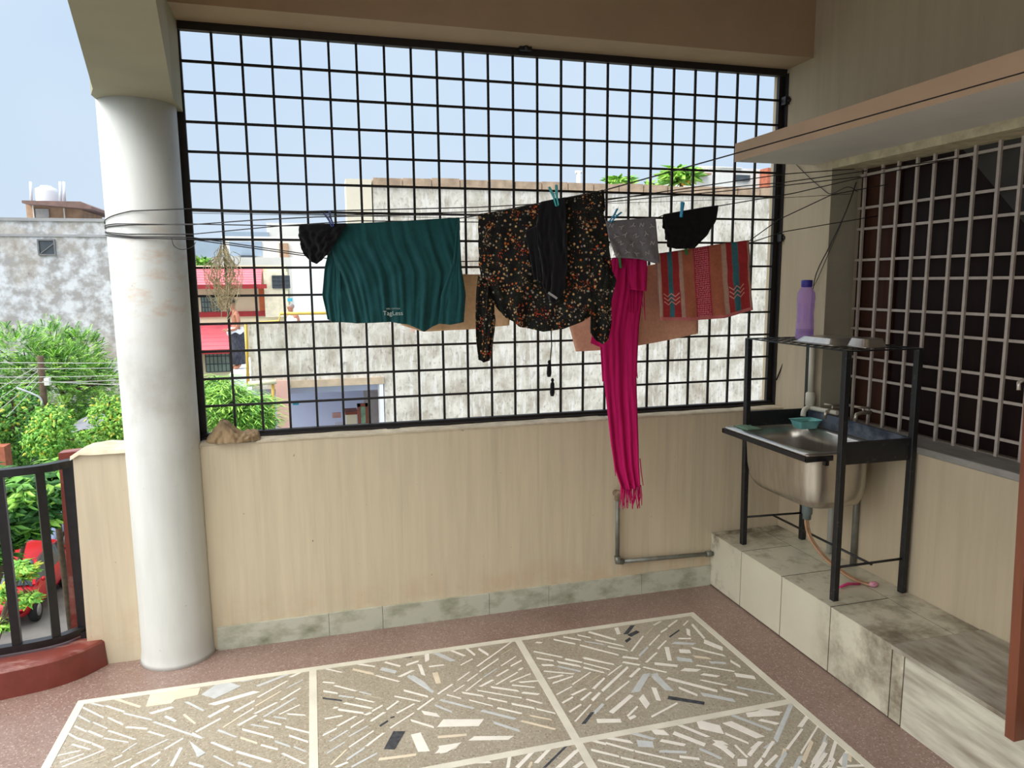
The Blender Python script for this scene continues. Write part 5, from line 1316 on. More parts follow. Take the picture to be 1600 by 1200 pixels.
# --- people on the terrace (skinned bodies)
def skin_body(name, chain, edges, root, m_, parent, sub=2):
    me = bpy.data.meshes.new(name); org = ORG[parent.name]
    me.from_pydata([tuple(Vector(c[0])-org) for c in chain], edges, [])
    o = bpy.data.objects.new(name, me); C.objects.link(o); o.parent = parent; ORG[o.name] = org
    me.materials.append(m_)
    md = o.modifiers.new('skin', 'SKIN')
    for i, c in enumerate(chain):
        r_ = c[1] if isinstance(c[1], tuple) else (c[1], c[1])
        me.skin_vertices[0].data[i].radius = r_
        me.skin_vertices[0].data[i].use_root = (i == root)
    md.use_smooth_shade = True
    s_ = o.modifiers.new('sub', 'SUBSURF'); s_.levels = sub; s_.render_levels = sub
    return o
SKIN = mat('brown_skin', srgb(176, 118, 92), .6, var=.06, scale=8)
HAIR = mat('dark_hair', srgb(36, 30, 30), .7, var=.2, scale=40)
def man(root, facing, head_down, S, low=True):
    """standing figure; facing = unit vector in the ground plane"""
    f = Vector((facing[0], facing[1], 0)).normalized(); s_ = Vector((-f.y, f.x, 0)); o = root
    def P(fw_, sd_, z): return o+f*fw_*S+s_*sd_*S+Vector((0, 0, z*S))
    ch = [(P(0, 0, .95), (.15, .12)), (P(.02, 0, 1.12), (.135, .10)), (P(.01, 0, 1.28), (.15, .11)), (P(.0, 0, 1.40), (.12, .10)), (P(.04, 0, 1.47), .052), (P(.07, 0, 1.54), .052), (P(.085, 0, 1.60), (.078, .09)), (P(.075, 0, 1.68), (.075, .088)),
          (P(0, .15, 1.38), .062), (P(-.02, .21, 1.18), .047), (P(.06, .22, 1.02), .04), (P(.20, .18, .99), .030), (P(.26, .15, .99), .034),
          (P(0, -.15, 1.38), .062), (P(-.02, -.21, 1.18), .047), (P(.06, -.22, 1.02), .04), (P(.20, -.18, .99), .030), (P(.26, -.15, .99), .034),
          (P(0, .09, .85), .095), (P(.02, .09, .48), .062), (P(-.01, .09, .10), .042), (P(.06, .10, .045), .045), (P(.15, .11, .035), .036),
          (P(0, -.09, .85), .095), (P(.02, -.09, .48), .062), (P(-.01, -.09, .10), .042), (P(.06, -.10, .045), .045), (P(.15, -.11, .035), .036)]
    ed = [(0, 1), (1, 2), (2, 3), (3, 4), (4, 5), (5, 6), (6, 7), (3, 8), (8, 9), (9, 10), (10, 11), (11, 12), (3, 13), (13, 14), (14, 15), (15, 16), (16, 17), (0, 18), (18, 19), (19, 20), (20, 21), (21, 22), (0, 23), (23, 24), (24, 25), (25, 26), (26, 27)]
    # five fingers on each hand
    for base, sg in ((12, 1), (17, -1)):
        for k_ in range(5):
            a = (k_-2)*.016
            i0 = len(ch)
            if k_ < 4:
                ch.append((P(.30, .15*sg+a, .985), .0095)); ch.append((P(.335, .15*sg+a*1.1, .965-.006*abs(k_-1.5)), .008))
            else:
                ch.append((P(.27, .15*sg-.035*sg, .995), .011)); ch.append((P(.30, .15*sg-.05*sg, .985), .0095))
            ed += [(base, i0), (i0, i0+1)]
    ch = [(c[0], tuple(x*S for x in c[1]) if isinstance(c[1], tuple) else c[1]*S) for c in ch]
    return ch, ed, P
# man without a shirt
ft = at(374, 578, 'y', 13.0); ft.z = TZ
hd = at(376, 466, 'y', 13.0)
S1 = (hd.z-TZ)/1.78
pr_ = thing('person', 'bare-chested person with dark hair looking down, wearing a dark checked wrap', 'person', tuple(ft))
ch, ed, P = man(ft, (-.9, -.25), 1, S1)
skin_body('body', ch, ed, 0, SKIN, pr_)
mb = MB(); c = P(.065, 0, 1.695); mb.ball(c, (.098*S1, .105*S1, .085*S1), 16, 10); mb.build('hair', HAIR, pr_)
for sg in (-1, 1):
    mb = MB(); mb.ball(P(.155, .033*sg, 1.655), .010*S1, 8, 6); mb.build('eye', HAIR, pr_)
    mb = MB(); mb.ball(P(.07, .085*sg, 1.64), (.018*S1, .012*S1, .028*S1), 8, 6); mb.build('ear', SKIN, pr_)
mb = MB(); mb.ball(P(.172, 0, 1.635), (.018*S1, .014*S1, .022*S1), 8, 6); mb.build('nose', SKIN, pr_)
mb = MB(); mb.ball(P(.158, 0, 1.60), (.010*S1, .022*S1, .007*S1), 8, 6); mb.build('mouth', mat('lips', srgb(140, 74, 70), .6), pr_)
CHK = mat('dark_checked_cloth', srgb(56, 58, 68), .9, var=.5, scale=26, stretch=(1, 1, .4))
mb = MB(); mb.lathe([(.10, .12), (.17, .12), (.175, .5), (.168, .85), (.155, 1.0), (.10, 1.0)], (0, 0, 0), 24)
mb.v = [tuple(P(v[0]*1.0+.0, v[1]*1.15, v[2])) for v in mb.v]; mb.build('lungi', CHK, pr_)
tw = MB(); tw.lathe([(.10, .90), (.175, .91), (.185, .97), (.17, 1.03), (.10, 1.03)], (0, 0, 0), 24); tw.v = [tuple(P(v[0]*1.05+.02, v[1]*1.25, v[2]+.03*math.sin(v[0]*30))) for v in tw.v]
tw.ball(P(.20, 0, .93), (.05*S1, .10*S1, .09*S1), 12, 8); tw.build('white_cloth', WHITE, pr_)
# second man behind the parapet
f2 = at(461, 560, 'y', 13.0); f2.z = TZ
h2 = at(461, 472, 'y', 13.0); S2 = (h2.z-TZ)/1.78
p2 = thing('person', 'balding person in white behind the cement parapet, left of the green shirt', 'person', tuple(f2))
ch, ed, P = man(f2, (-.7, -.7), 1, S2)
skin_body('body', ch, ed, 0, SKIN, p2)
mb = MB(); mb.ball(P(.035, 0, 1.665), (.080*S2, .098*S2, .075*S2), 14, 8); mb.build('hair', mat('grey_hair', srgb(150, 140, 136), .8), p2)
for sg in (-1, 1):
    mb = MB(); mb.ball(P(.155, .033*sg, 1.655), .010*S2, 8, 6); mb.build('eye', HAIR, p2)
    mb = MB(); mb.ball(P(.07, .085*sg, 1.64), (.018*S2, .012*S2, .028*S2), 8, 6); mb.build('ear', SKIN, p2)
mb = MB(); mb.ball(P(.172, 0, 1.635), (.018*S2, .014*S2, .022*S2), 8, 6); mb.build('nose', SKIN, p2)
mb = MB(); mb.lathe([(.08, .45), (.17, .45), (.165, .95), (.16, 1.2), (.165, 1.32), (.12, 1.41), (.06, 1.44)], (0, 0, 0), 24); mb.v = [tuple(P(v[0]*.85+.01, v[1]*1.2, v[2])) for v in mb.v]; mb.build('shirt', WHITE, p2)

# --- rose-roofed house
HY = 19.0
hs = thing('rose_roofed_house', 'cream house with two rose-red tiled awnings seen through the left of the grille', 'house', tuple(at(370, 600, 'y', HY)))
mb = MB(); bbox(mb, 255, 415, 455, 600, HY, 4, zmin=GZ0); mb.build('wall', CRM, hs)
def awning(u0, v0, u1, v1, lab):
    p = at(u0, v0, 'y', HY); q = at(u1, v1, 'y', HY)
    mb = MB(); n_ = 7
    for i in range(n_):
        z0 = p.z+(q.z-p.z)*i/n_; z1 = p.z+(q.z-p.z)*(i+1)/n_
        y0 = HY-.9*i/n_; y1 = HY-.9*(i+1)/n_
        mb.prism([(y0, z0), (y1-.03, z1+.0), (y1-.03, z1-.05), (y0+.1, z0-.1)], 'x', p.x, q.x)
    mb.build(lab, ROSE, hs)
    mb = MB(); mb.box((p.x-.1, HY-1.0, q.z-.12), (q.x+.15, HY-.85, q.z+.0)); mb.build('awning_trim', DKRED, hs)
awning(255, 418, 411, 444, 'awning'); awning(255, 504, 371, 541, 'awning')
mb = MB(); bbox(mb, 255, 489, 450, 493, HY-.3, .3); mb.build('band', DKRED, hs)
mb = MB(); bbox(mb, 255, 493, 450, 503, HY-.2, .2); mb.build('balcony_front', CRM, hs)
def windw(u0, v0, u1, v1, Y, root, gm, bars=6):
    mb = MB(); bbox(mb, u0, v0, u1, v1, Y-.04, .06); w_ = mb.build('window', gm, root)
    p = at(u0, v0, 'y', Y-.06); q = at(u1, v1, 'y', Y-.06); mb = MB()
    for i in range(bars+1):
        x = p.x+(q.x-p.x)*i/bars; mb.box((x-.012, Y-.07, q.z), (x+.012, Y-.045, p.z))
    for i in range(4):
        z = q.z+(p.z-q.z)*i/3; mb.box((p.x, Y-.075, z-.012), (q.x, Y-.05, z+.012))
    mb.build('window_bars', GLASSD, w_)
windw(314, 464, 344, 488, HY, hs, GLG)
windw(320, 545, 360, 580, HY, hs, GLG)
mb = MB(); bbox(mb, 404, 449, 415, 500, HY-.05, .1); mb.build('door', ORNG, hs)
mb = MB(); bbox(mb, 411, 425, 452, 495, HY+.0-.5, .5); mb.build('side_bay', mat('bay_cream', srgb(226, 220, 196), .8), hs)
windw(425, 431, 453, 450, HY-.5, hs, GLASSD, 4)
# white neighbour
wn = thing('white_house', 'plain bright white house wall behind the left black garment', 'house', tuple(at(490, 600, 'y', 17)))
mb = MB(); bbox(mb, 455, 402, 545, 600, 17, 3, zmin=GZ0); mb.build('wall', WHITE, wn)
mb = MB(); bbox(mb, 449, 466, 457, 471, 16.9, .1); mb.build('wall_box', mat('turquoise2', srgb(60, 170, 196), .5), wn)
# far blocks
fb = thing('far_white_block', 'distant white apartment block with blue-grey upper storey through the grille', 'building', tuple(at(400, 420, 'y', 34)))
mb = MB(); bbox(mb, 300, 402, 520, 422, 34, 5, zmin=GZ0); mb.build('lower_floor', OFFW, fb)
mb = MB(); bbox(mb, 346, 369, 520, 404, 35, 5); mb.build('upper_floor', OFFW, fb)
mb = MB(); bbox(mb, 358, 377, 410, 400, 34.9, .2); mb.build('blue_panel', BLUEG, fb)
mb = MB(); bbox(mb, 376, 399, 398, 403, 34.7, .2); mb.build('window', GLASSD, fb)
mb = MB(); bbox(mb, 436, 380, 452, 412, 34.7, .4); mb.build('balcony_stack', BROWNC, fb)
fb = thing('far_tower_block', 'pale distant block above the white apartments, left of the black garment', 'building', tuple(at(450, 370, 'y', 48)))
mb = MB(); bbox(mb, 416, 348, 545, 370, 48, 5, zmin=GZ0); mb.build('wall', OFFW, fb)
mb = MB(); bbox(mb, 350, 362, 420, 372, 47.8, .4); mb.build('rail_band', BLUEG, fb)
mt_ = MB()
for u in (319, 330): mt_.tube([at(u, 400, 'y', 40), at(u, 376, 'y', 40)], .05, 5)
mt_.tube([at(317, 392, 'y', 40), at(332, 378, 'y', 40)], .05, 5); mt_.tube([at(332, 392, 'y', 40), at(317, 378, 'y', 40)], .05, 5)
bh = thing('far_blue_block', 'hazy blue-grey distant building at the left edge of the grille', 'building', tuple(at(320, 420, 'y', 60)))
mb = MB(); bbox(mb, 300, 373, 347, 420, 60, 5, zmin=GZ0); mb.build('wall', BLUEG, bh)
# building behind the cement wall top right
wb = thing('white_rooftop_room', 'whitewashed rooftop building showing over the cement wall at upper right', 'building', tuple(at(1150, 290, 'y', 20)))
mb = MB(); bbox(mb, 1086, 272, 1140, 295, 20, 3, zmin=0); bbox(mb, 1105, 261, 1260, 300, 21, 3, zmin=0); mb.build('wall', mat('old_whitewash', srgb(226, 226, 222), .9, var=.1, scale=1.2, stretch=(1, 1, .4)), wb)
mb = MB(); bbox(mb, 1083, 269, 1112, 273, 19.7, 1); mb.build('roof_edge', BROWNC, wb)
mb = MB(); bbox(mb, 1150, 273, 1172, 283, 20.9, .2); mb.build('window', GLASSD, wb)
mb = MB(); bbox(mb, 1200, 262, 1206, 296, 20.5, .5); mb.build('brick_edge', BRICK, wb)
mb = MB(); bbox(mb, 1093, 259, 1160, 263, 20.9, 2); mb.build('parapet', OFFW, wb)
# pole with cross arm
mb = MB(); mb.tube([Vector((at(904, 292, 'y', 26).x, 26, GZ0)), at(904, 267, 'y', 26)], .09, 6); mb.tube([at(899, 269, 'y', 26), at(909, 269, 'y', 26)], .07, 6)
tag(mb.build('utility_pole', OFFW, None, tuple(at(904, 292, 'y', 26))), 'white pole with short cross arm over the cement wall above the floral blouse', 'pole')

# --- left: grey plastered building with roof room and tank
LY = 26.0
lb = thing('plastered_building', 'tall windowless grey-white plastered building left of the column', 'building', tuple(at(100, 700, 'y', LY)))
mb = MB(); a = at(-260, 343, 'y', LY); b_ = at(300, 343, 'y', LY); zt2 = at(80, 343, 'y', LY).z; mb.box((a.x, LY, GZ0), (b_.x-1.2, LY+8, zt2)); mb.build('wall', CEMG, lb)
mb = MB(); z_ = at(80, 368, 'y', LY).z; mb.box((a.x, LY-.05, z_-.04), (b_.x-1.2, LY+.0, z_+.04)); mb.box((a.x, LY-.06, zt2-.06), (b_.x-1.2, LY+.3, zt2+.05)); mb.build('ledge_band', mat('band_grey', srgb(164, 164, 166), .9, var=.12, scale=2), lb)
mb = MB(); bbox(mb, 61, 376, 86, 397, LY-.03, .1); w_ = mb.build('window', GLASSD, lb)
p = at(61, 376, 'y', LY); q = at(86, 397, 'y', LY)
mb = MB()
for (a0, b0, a1, b1) in ((p.x-.05, q.z-.05, q.x+.05, q.z), (p.x-.05, p.z, q.x+.05, p.z+.05), (p.x-.05, q.z, p.x, p.z), (q.x, q.z, q.x+.05, p.z)): mb.box((a0, LY-.08, b0), (a1, LY, b1))
mb.beam((p.x, LY-.05, q.z), (q.x, LY-.05, p.z-.1), .02, .03)
mb.build('window_frame', mat('frame_grey', srgb(120, 120, 122), .7), w_)
rr = thing('rooftop_room', 'small tan rooftop room with overhanging concrete slab on the plastered building', 'building', tuple(at(90, 341, 'y', LY+2)))
mb = MB(); bbox(mb, 40, 319, 128, 350, LY+2, 3); mb.build('wall', BROWNC, rr)
for u in (50, 98): 
    mb = MB(); bbox(mb, u, 319, u+4, 344, LY+1.9, .15); mb.build('pier', OFFW, rr)
mb = MB(); bbox(mb, 55, 326, 77, 340, LY+1.93, .1); mb.build('panel', mat('panel_grey', srgb(160, 160, 158), .8), rr)
mb = MB(); p = at(37, 314, 'y', LY+1.4); q = at(144, 318, 'y', LY+1.4); mb.prism([(p.x, p.z), (at(128, 314, 'y', LY+1.4).x, p.z), (q.x, q.z-.12), (q.x, q.z-.22), (p.x, q.z-.05)], 'y', LY+1.2, LY+5.5); mb.build('roof_slab', mat('slab_brown', srgb(128, 104, 96), .9, var=.15, scale=3), rr)
tk = thing('water_tank', 'white cylindrical water tank on top of the tan rooftop room', 'tank', tuple(at(74, 313, 'y', LY+3)))
c = at(74, 313.5, 'y', LY+3); c.z -= .2; h_ = at(74, 291, 'y', LY+3).z-c.z; rr_ = (at(92, 300, 'y', LY+3).x-at(57, 300, 'y', LY+3).x)/2
mb = MB(); mb.lathe([(rr_*.97, 0), (rr_, h_*.1), (rr_*.97, h_*.3), (rr_, h_*.5), (rr_*.97, h_*.7), (rr_*.98, h_*.85), (rr_*.5, h_*.97)], c, 28); mb.build('tank_body', WHITE, tk)
mb = MB(); mb.lathe([(rr_*.5, h_*.95), (rr_*.5, h_*1.02), (rr_*.1, h_*1.05)], c, 20); mb.build('lid', WHITE, tk)
for i, u in enumerate((49, 95, 101)):
    mb = MB(); mb.tube([at(u, 314, 'y', LY+2.2+i*.4), at(u-1, 284, 'y', LY+2.2+i*.4)], .05, 6)
    tag(mb.build('column_stub', WHITE, None, tuple(at(u, 314, 'y', LY+2.2))), ('thin white upright left of the water tank', 'thin white upright touching the right of the water tank', 'thin white upright farthest right of the water tank')[i], 'post')

# --- vegetation
G1 = mat('leaf_bright', srgb(164, 214, 90), .6, var=.2, scale=3)
G2 = mat('leaf_mid', srgb(112, 172, 70), .6, var=.2, scale=3)
G3 = mat('leaf_deep', srgb(58, 108, 48), .65, var=.2, scale=3)
G4 = mat('leaf_yellow', srgb(206, 206, 80), .6, var=.2, scale=3)
for g_ in (G1, G2, G3, G4):
    g_.node_tree.nodes['Principled BSDF'].inputs['Subsurface Weight'].default_value = 0.0
BARK = mat('bark', srgb(96, 80, 64), .95, var=.25, scale=12)
def leaf(b, p, d, n, ln, wd):
    d = d.normalized(); s_ = d.cross(n)
    if s_.length < 1e-3: s_ = d.orthogonal()
    s_.normalize(); u = s_.cross(d)
    m_ = p+d*ln*.5+u*wd*.25
    i = [b.vert(p), b.vert(p+d*ln*.45+s_*wd*.5), b.vert(p+d*ln), b.vert(p+d*ln*.45-s_*wd*.5), b.vert(m_)]
    b.face((i[0], i[1], i[4])); b.face((i[1], i[2], i[4])); b.face((i[2], i[3], i[4])); b.face((i[3], i[0], i[4]))
def rv():
    while True:
        v = Vector((random.uniform(-1, 1), random.uniform(-1, 1), random.uniform(-1, 1)))
        if .05 < v.length < 1: return v.normalized()
def tree(name, lab, cat, blobs, n, kind, size, mats, weights, trunk_to, group=None, trunk_r=.12, dx=0.0):
    """blobs: (centre, radius vector)"""
    base = Vector((blobs[0][0].x+dx, blobs[0][0].y, trunk_to))
    t = thing(name, lab, cat, tuple(base), group)
    b = MB(); vol = [r_.x*r_.z for c, r_ in blobs]; tot = sum(vol)
    for (c, r_), v_ in zip(blobs, vol):
        for k_ in range(int(n*v_/tot)):
            d = rv(); rad = random.uniform(.72, 1.08)*(1+.18*noise.noise(d*3+c))
            p = c+Vector((d.x*r_.x, d.y*r_.y, d.z*r_.z))*rad
            b.cur = random.choices(range(len(mats)), weights)[0]
            if kind == 'pinnate':
                dr = (d+rv()*.6+Vector((0, 0, .15))).normalized(); L_ = size*random.uniform(3, 5.5)
                sd_ = dr.cross(Vector((0, 0, 1)));
                if sd_.length < .1: sd_ = Vector((1, 0, 0))
                sd_.normalize()
                for i in range(6):
                    q = p+dr*L_*i/6+Vector((0, 0, -1))*L_*.25*(i/6)**2
                    for sg in (-1, 1): leaf(b, q, sd_*sg+dr*.7, Vector((0, 0, 1)), size*1.3, size*.5)
            elif kind == 'whorl':
                for i in range(6):
                    a = i*1.047+random.random()
                    leaf(b, p, Vector((math.cos(a), math.sin(a), random.uniform(-.5, .2))), d, size*random.uniform(.8, 1.3), size*.38)
            elif kind == 'blade':
                a = random.uniform(0, 6.28); L_ = size*random.uniform(2, 4)
                dr = Vector((math.cos(a), math.sin(a), .9)).normalized(); q0 = p
                for i in range(3):
                    q1 = q0+dr*L_/3; leaf(b, q0, dr, Vector((0, 0, 1)), L_/2.4, size*.22); q0 = q1; dr = (dr+Vector((0, 0, -.55))).normalized()
            else:
                leaf(b, p, rv()+Vector((0, 0, -.3)), d, size*random.uniform(.7, 1.3), size*.55)
    b.build('foliage', mats, t, fix=False)
    tb_ = MB()
    c0 = blobs[0][0]
    tb_.tube([base, base.lerp(c0, .6)+Vector((.1, 0, 0)), c0], [trunk_r, trunk_r*.7, trunk_r*.4], 8)
    for c, r_ in blobs:
        for k_ in range(5):
            d = rv(); d.z = abs(d.z); tb_.tube([c0.lerp(c, .3), c.lerp(c0, .3)+rv()*.1, c+Vector((d.x*r_.x, d.y*r_.y, d.z*r_.z))*.8], [trunk_r*.35, trunk_r*.2, .01], 5, cap=False)
    tb_.build('trunk', BARK, t)
    return t
def blob(u, v, Y, ru, rv_, ry=None):
    c = at(u, v, 'y', Y); s_ = (c-CAM).dot(FW)/F_PX
    return (c, Vector((ru*s_, (ry or ru)*s_, rv_*s_)))
tree('feathery_tree', 'large feathery bright green tree in front of the plastered building', 'tree', [blob(90, 600, 17, 70, 60), blob(20, 570, 17, 60, 55), blob(130, 570, 18, 30, 55), blob(150, 610, 17, 45, 42), blob(85, 545, 18, 26, 42), blob(-60, 600, 17, 60, 60)], 5200, 'pinnate', .058, [G1, G2, G3], (5, 4, 1.5), GZ0, dx=2.0)
tree('bushy_tree', 'tree with thin yellow-green leaves at the far left beside the utility pole', 'tree', [blob(25, 650, 12, 50, 45), blob(-30, 680, 12, 50, 60), blob(10, 710, 12, 60, 30)], 4200, 'leaf', .10, [G2, G3, G4], (5, 3, .6), GZ0, dx=-2)
tree('young_tree', 'small tree with yellow tips standing just beyond the wall end', 'tree', [blob(82, 665, 10, 26, 34), blob(70, 690, 10, 30, 24), blob(110, 700, 10.5, 36, 22)], 2600, 'leaf', .085, [G1, G2, G4], (4, 5, .9), GZ0, trunk_r=.06, dx=-2.2)
tree('young_tree', 'small yellow-green tree touching the left side of the column', 'tree', [blob(172, 650, 11, 30, 34), blob(150, 690, 11, 44, 20), blob(190, 670, 11, 30, 40)], 2400, 'leaf', .085, [G1, G2, G4], (4, 4, 1.2), GZ0, trunk_r=.06, dx=.6)
tree('mango_tree', 'dark broad-leaved tree seen through the balcony railing', 'tree', [blob(38, 790, 9, 42, 52), blob(60, 760, 9, 50, 26), blob(-30, 800, 9, 50, 80), blob(90, 740, 9.4, 24, 26)], 900, 'whorl', .24, [G3, G2, G1], (5, 3.4, 1), GZ0, dx=-2.5)
tree('mango_tree', 'light green branch tips low behind the railing in front of the red car', 'tree', [blob(34, 890, 8, 12, 15), blob(43, 934, 8, 13, 8), blob(3, 925, 8, 9, 14), blob(4, 975, 8, 9, 7)], 80, 'whorl', .16, [G2, G1, G4], (4, 4, 1), GZ0, trunk_r=.02, dx=-2)
tree('palm_clump', 'clump of arching grassy palm leaves behind the lower left of the grille', 'palm', [blob(350, 645, 7.5, 42, 38), blob(395, 655, 7.5, 30, 30), blob(340, 612, 8, 24, 18)], 2600, 'blade', .10, [G1, G2, G3], (5, 4, 1.5), GZ0)
tree('shrub', 'small leafy shrub beside the yellow pipe under the cement building', 'shrub', [blob(415, 655, 8.2, 10, 16)], 260, 'leaf', .10, [G2, G3], (3, 4), GZ0, trunk_r=.03)
pt = tree('papaya_tree', 'papaya tree with yellow fruit over the cement wall above the right black garment', 'tree', [blob(1064, 273, 14, 15, 10)], 60, 'whorl', .42, [G1, G2], (4, 3), 0)
pc = at(1071, 276, 'y', 13.8)
mb = MB()
for k_ in range(9): mb.ball(pc+Vector((random.uniform(-.07, .07), random.uniform(-.07, .07), random.uniform(-.16, .14))), (.05, .05, .08), 8, 6)
mb.build('fruit', mat('papaya_yellow', srgb(232, 176, 60), .5), pt)
tree('papaya_tree', 'small papaya crown over the cement wall just right of the floral blouse', 'tree', [blob(969, 285, 14, 11, 7)], 34, 'whorl', .36, [G1, G2], (4, 3), 0)
tree('shrub', 'low row of leaf tips over the cement wall between the two papaya trees', 'shrub', [blob(1020, 290, 14, 14, 4)], 60, 'leaf', .16, [G1, G2], (4, 3), 0)
tree('distant_tree', 'hazy distant tree beside the blue-grey building at the grille edge', 'tree', [blob(316, 412, 30, 9, 7)], 200, 'leaf', .30, [G1, G2], (4, 3), GZ0)
tree('hedge_trees', 'mass of deep green trees behind the street left of the column', 'tree', [blob(60, 690, 24.4, 120, 50, 30), blob(160, 690, 24.4, 70, 45, 30), blob(-60, 700, 24.4, 80, 60, 30)], 5200, 'leaf', .22, [G3, G2], (5, 3), GZ0)

# utility pole and overhead wires
up = thing('utility_pole', 'weathered wooden utility pole with crossed wires among the trees', 'pole', tuple(at(68, 640, 'y', 11)))
a = at(63, 556, 'y', 11); b_ = at(70, 640, 'y', 11); d = (b_-a).normalized()
mb = MB(); mb.tube([a, b_, Vector((b_.x+.1, 11, GZ0))], [.055, .06, .05], 8); mb.build('post', BARK, up)
mb = MB(); p = at(72, 595, 'y', 10.9); mb.box((p.x-.02, 10.85, p.z-.08), (p.x+.06, 10.95, p.z+.05)); mb.build('meter_box', OFFW, up)
mb = MB(); mb.tube(smooth([at(66, 634, 'y', 10.9), at(63, 622, 'y', 10.9), at(48, 614, 'y', 10.9), at(26, 606, 'y', 10.9)], 4), .018, 6); mb.build('lamp_arm', mat('pale_arm', srgb(196, 200, 204), .4), up)
WL = mat('overhead_wire', srgb(196, 196, 190), .6)
for i, (u0, v0, u1, v1) in enumerate(((-60, 566, 300, 566), (-60, 576, 300, 573), (-60, 590, 300, 584), (-60, 600, 300, 590), (66, 596, 300, 604), (-60, 640, 62, 570), (-40, 650, 62, 578), (-10, 648, 62, 586), (10, 652, 64, 592))):
    mb = MB(); mb.tube([at(u0, v0, 'y', 10.8), at((u0+u1)/2, (v0+v1)/2+1.5, 'y', 10.9), at(u1, v1, 'y', 11)], .0065, 5, cap=False)
    labs = ('topmost level cable crossing behind the column', 'second level cable from the top past the pole', 'third level cable from the top past the pole', 'fourth level cable from the top past the pole', 'lowest cable running right from the pole and sagging',
            'highest of the cables slanting down left from the pole', 'second highest cable slanting down left from the pole', 'third cable slanting down left from the pole', 'lowest and shortest cable slanting down left from the pole')
    tag(mb.build('overhead_cable', WL, None, tuple(at(u0, v0, 'y', 10.8))), labs[i], 'cable', 'overhead cables by the pole')
# grey tarpaulin roof between the trees
mb = MB()
p = at(110, 662, 'y', 12); q = at(190, 655, 'y', 13)
pk = at(168, 638, 'y', 12.6); pk2 = at(120, 660, 'y', 12.2)
rows = []
for i in range(9):
    t = i/8
    rows.append([Vector((p.x+(q.x-p.x)*t, 11.6+.35*j, p.z-.15+(pk.z-p.z+.15)*math.sin(math.pi*(j+1)/8)*(.35+.65*t)+.04*noise.noise(Vector((i*.8, j*.9, 0))))) for j in range(7)])
mb.grid(rows)
tag(mb.build('tarpaulin', mat('grey_tarp', srgb(132, 134, 142), .6, var=.15, scale=4), None, tuple(pk)), 'grey tarpaulin sheet peaked between the yellow-green trees', 'tarpaulin')
mb = MB(); a = at(-60, 702, 'y', 11.0); b_ = at(9, 722, 'y', 11.0); mb.box((a.x, 11.0, -1.9), (b_.x, 11.3, a.z)); tag(mb.build('brick_wall_end', BRICK, None, (b_.x, 11.0, -1.9)), 'bit of red brick wall at the left picture edge above the railing', 'wall')
mb = MB(); a = at(78, 735, 'y', 16); b_ = at(104, 812, 'y', 16)
tag(MB().box((a.x, 22, GZ0), (b_.x+1.6, 22.3, -3.6)).build('compound_wall', mat('compound_paint', srgb(206, 176, 150), .85, var=.12, scale=2), None, (a.x, 22, GZ0)), 'low tan compound wall beyond the parked cars', 'wall')

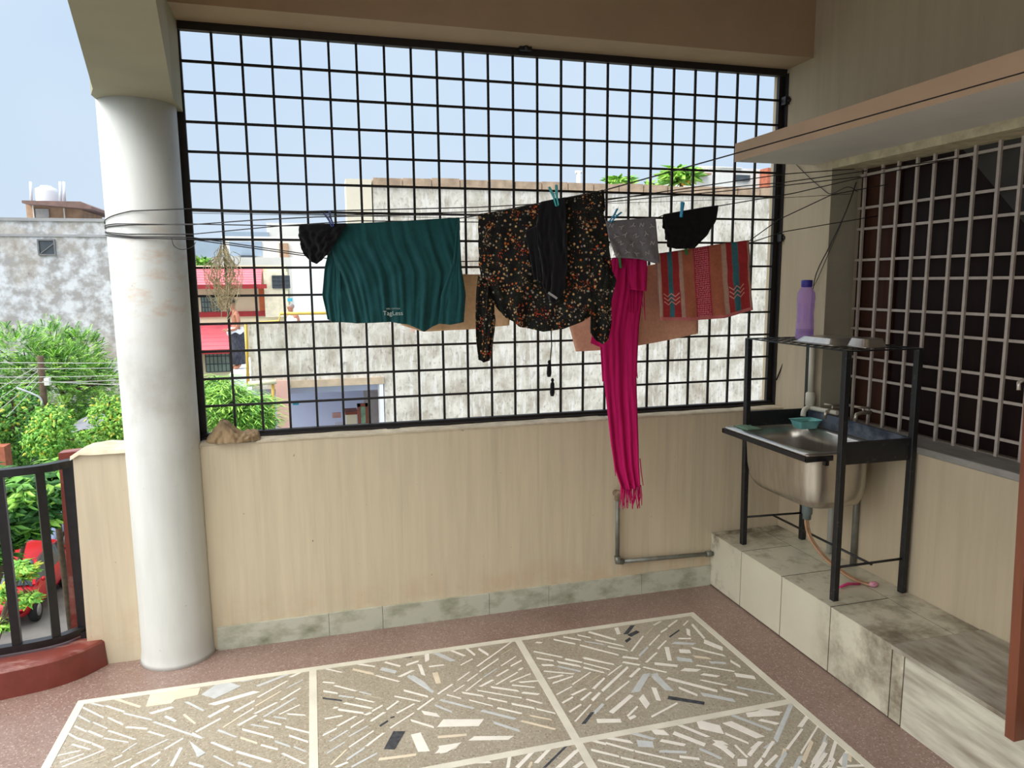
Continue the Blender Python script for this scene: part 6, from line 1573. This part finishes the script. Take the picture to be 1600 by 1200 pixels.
# --- cars
CARR = mat('red_car_paint', srgb(196, 24, 40), .25, var=.05, scale=3)
CARB = mat('blue_car_paint', srgb(150, 166, 206), .25, var=.05, scale=3)
CGL = mat('car_glass', srgb(70, 84, 92), .08, var=.1, scale=2)
TYRE = mat('tyre', srgb(26, 26, 28), .8)
HUB = mat('hub', srgb(170, 170, 174), .4, metal=.6)
def car(x, y, ang, m_, lab):
    t = thing('parked_car', lab, 'car', (x, y, GZ0+.02))
    o = Vector((x, y, GZ0+.02)); Rm = Matrix.Rotation(ang, 3, 'Z')
    def X(v): return o+Rm @ Vector(v)
    # profile along x (front = +x), smooth cross-sections
    prof = [(-1.78, .45, .80, .62), (-1.72, .34, .98, .72), (-1.45, .30, 1.05, .78), (-.9, .28, 1.02, .80), (0, .27, 1.0, .81), (.75, .28, .98, .80), (1.25, .30, .88, .78), (1.65, .34, .74, .70), (1.80, .42, .62, .56)]
    mb = MB(); rows = []
    for (a, z0, z1, w_) in prof:
        rows.append([X(p) for p in ((a, -w_*.9, z0), (a, -w_, z0+.15), (a, -w_, z1-.18), (a, -w_*.90, z1-.02), (a, 0, z1+.03), (a, w_*.90, z1-.02), (a, w_, z1-.18), (a, w_, z0+.15), (a, w_*.9, z0), (a, 0, z0-.02), (a, -w_*.9, z0))])
    mb.grid(rows); mb.face(range(0, 10)); k0 = len(rows)*11-11; mb.face(range(k0, k0+10)); mb.build('body', m_, t)
    cab = [(-1.62, 1.0, .66), (-1.30, 1.40, .58), (-.7, 1.50, .58), (.1, 1.49, .58), (.42, 1.42, .57), (1.05, .96, .68)]
    mb = MB(); rows = []
    for (a, z1, w_) in cab:
        lo_ = .92; rows.append([X((a*.0+a, -.76 if z1 > 1.2 else -.70, lo_)), X((a, -w_-.02, z1-.06)), X((a, -w_*.85, z1)), X((a, 0, z1+.02)), X((a, w_*.85, z1)), X((a, w_+.02, z1-.06)), X((a, .76 if z1 > 1.2 else .70, lo_))])
    mb.grid(rows); mb.build('glasshouse', CGL, t)
    mb = MB(); rows = []
    for (a, z1, w_) in cab[1:5]:
        rows.append([X((a, -w_-.03, z1-.07)), X((a, -w_*.85, z1+.012)), X((a, 0, z1+.035)), X((a, w_*.85, z1+.012)), X((a, w_+.03, z1-.07))])
    mb.grid(rows); mb.build('roof', m_, t)
    mb = MB()
    for sg in (-1, 1):
        for (a0, z0, w0, a1, z1, w1) in ((1.05, .95, .72, .42, 1.40, .59), (-.2, .95, .775, -.2, 1.44, .61), (-1.62, .98, .70, -1.28, 1.38, .60)):
            mb.beam(X((a0, sg*w0, z0)), X((a1, sg*w1, z1)), .07, .05)
    mb.build('pillar', m_, t)
    for a in (-1.12, 1.16):
        for sg in (-1, 1):
            mb = MB(); mb.lathe([(.15, -.09), (.27, -.09), (.29, -.05), (.29, .05), (.27, .09), (.15, .09)], (0, 0, 0), 20, 'y'); mb.v = [tuple(X((v[0]+a, v[1]+sg*.73, v[2]+.29))) for v in mb.v]; w_ = mb.build('wheel', TYRE, t)
            mb = MB(); mb.lathe([(.05, -.10), (.16, -.095), (.16, .095), (.05, .10)], (0, 0, 0), 14, 'y'); mb.v = [tuple(X((v[0]+a, v[1]+sg*.73, v[2]+.29))) for v in mb.v]; mb.build('hub', HUB, w_)
    for sg in (-1, 1):
        mb = MB(); mb.ball(X((1.62, sg*.52, .66)), (.10, .13, .08), 10, 8); mb.build('headlamp', mat('headlamp', srgb(214, 218, 222), .1), t)
        mb = MB(); mb.ball(X((.72, sg*.84, .98)), (.06, .08, .06), 8, 6); mb.build('mirror', m_, t)
r1 = at(97, 905, 'z', GZ0+.3); r2 = at(60, 948, 'z', GZ0+.3)
dirv = Vector((r2.x-r1.x, r2.y-r1.y, 0)); ang_ = math.atan2(dirv.y, dirv.x)
mid_ = (r1+r2)/2; nrm = Vector((math.sin(ang_), -math.cos(ang_), 0))
if nrm.x > 0: nrm = -nrm
car(mid_.x+nrm.x*.73, mid_.y+nrm.y*.73, ang_, CARR, 'red hatchback parked in the street, partly hidden by leaves behind the railing')
c2 = at(88, 830, 'z', GZ0+.6)
car(c2.x-.6, c2.y+1.0, ang_+.05, CARB, 'pale blue car parked beyond the red hatchback')
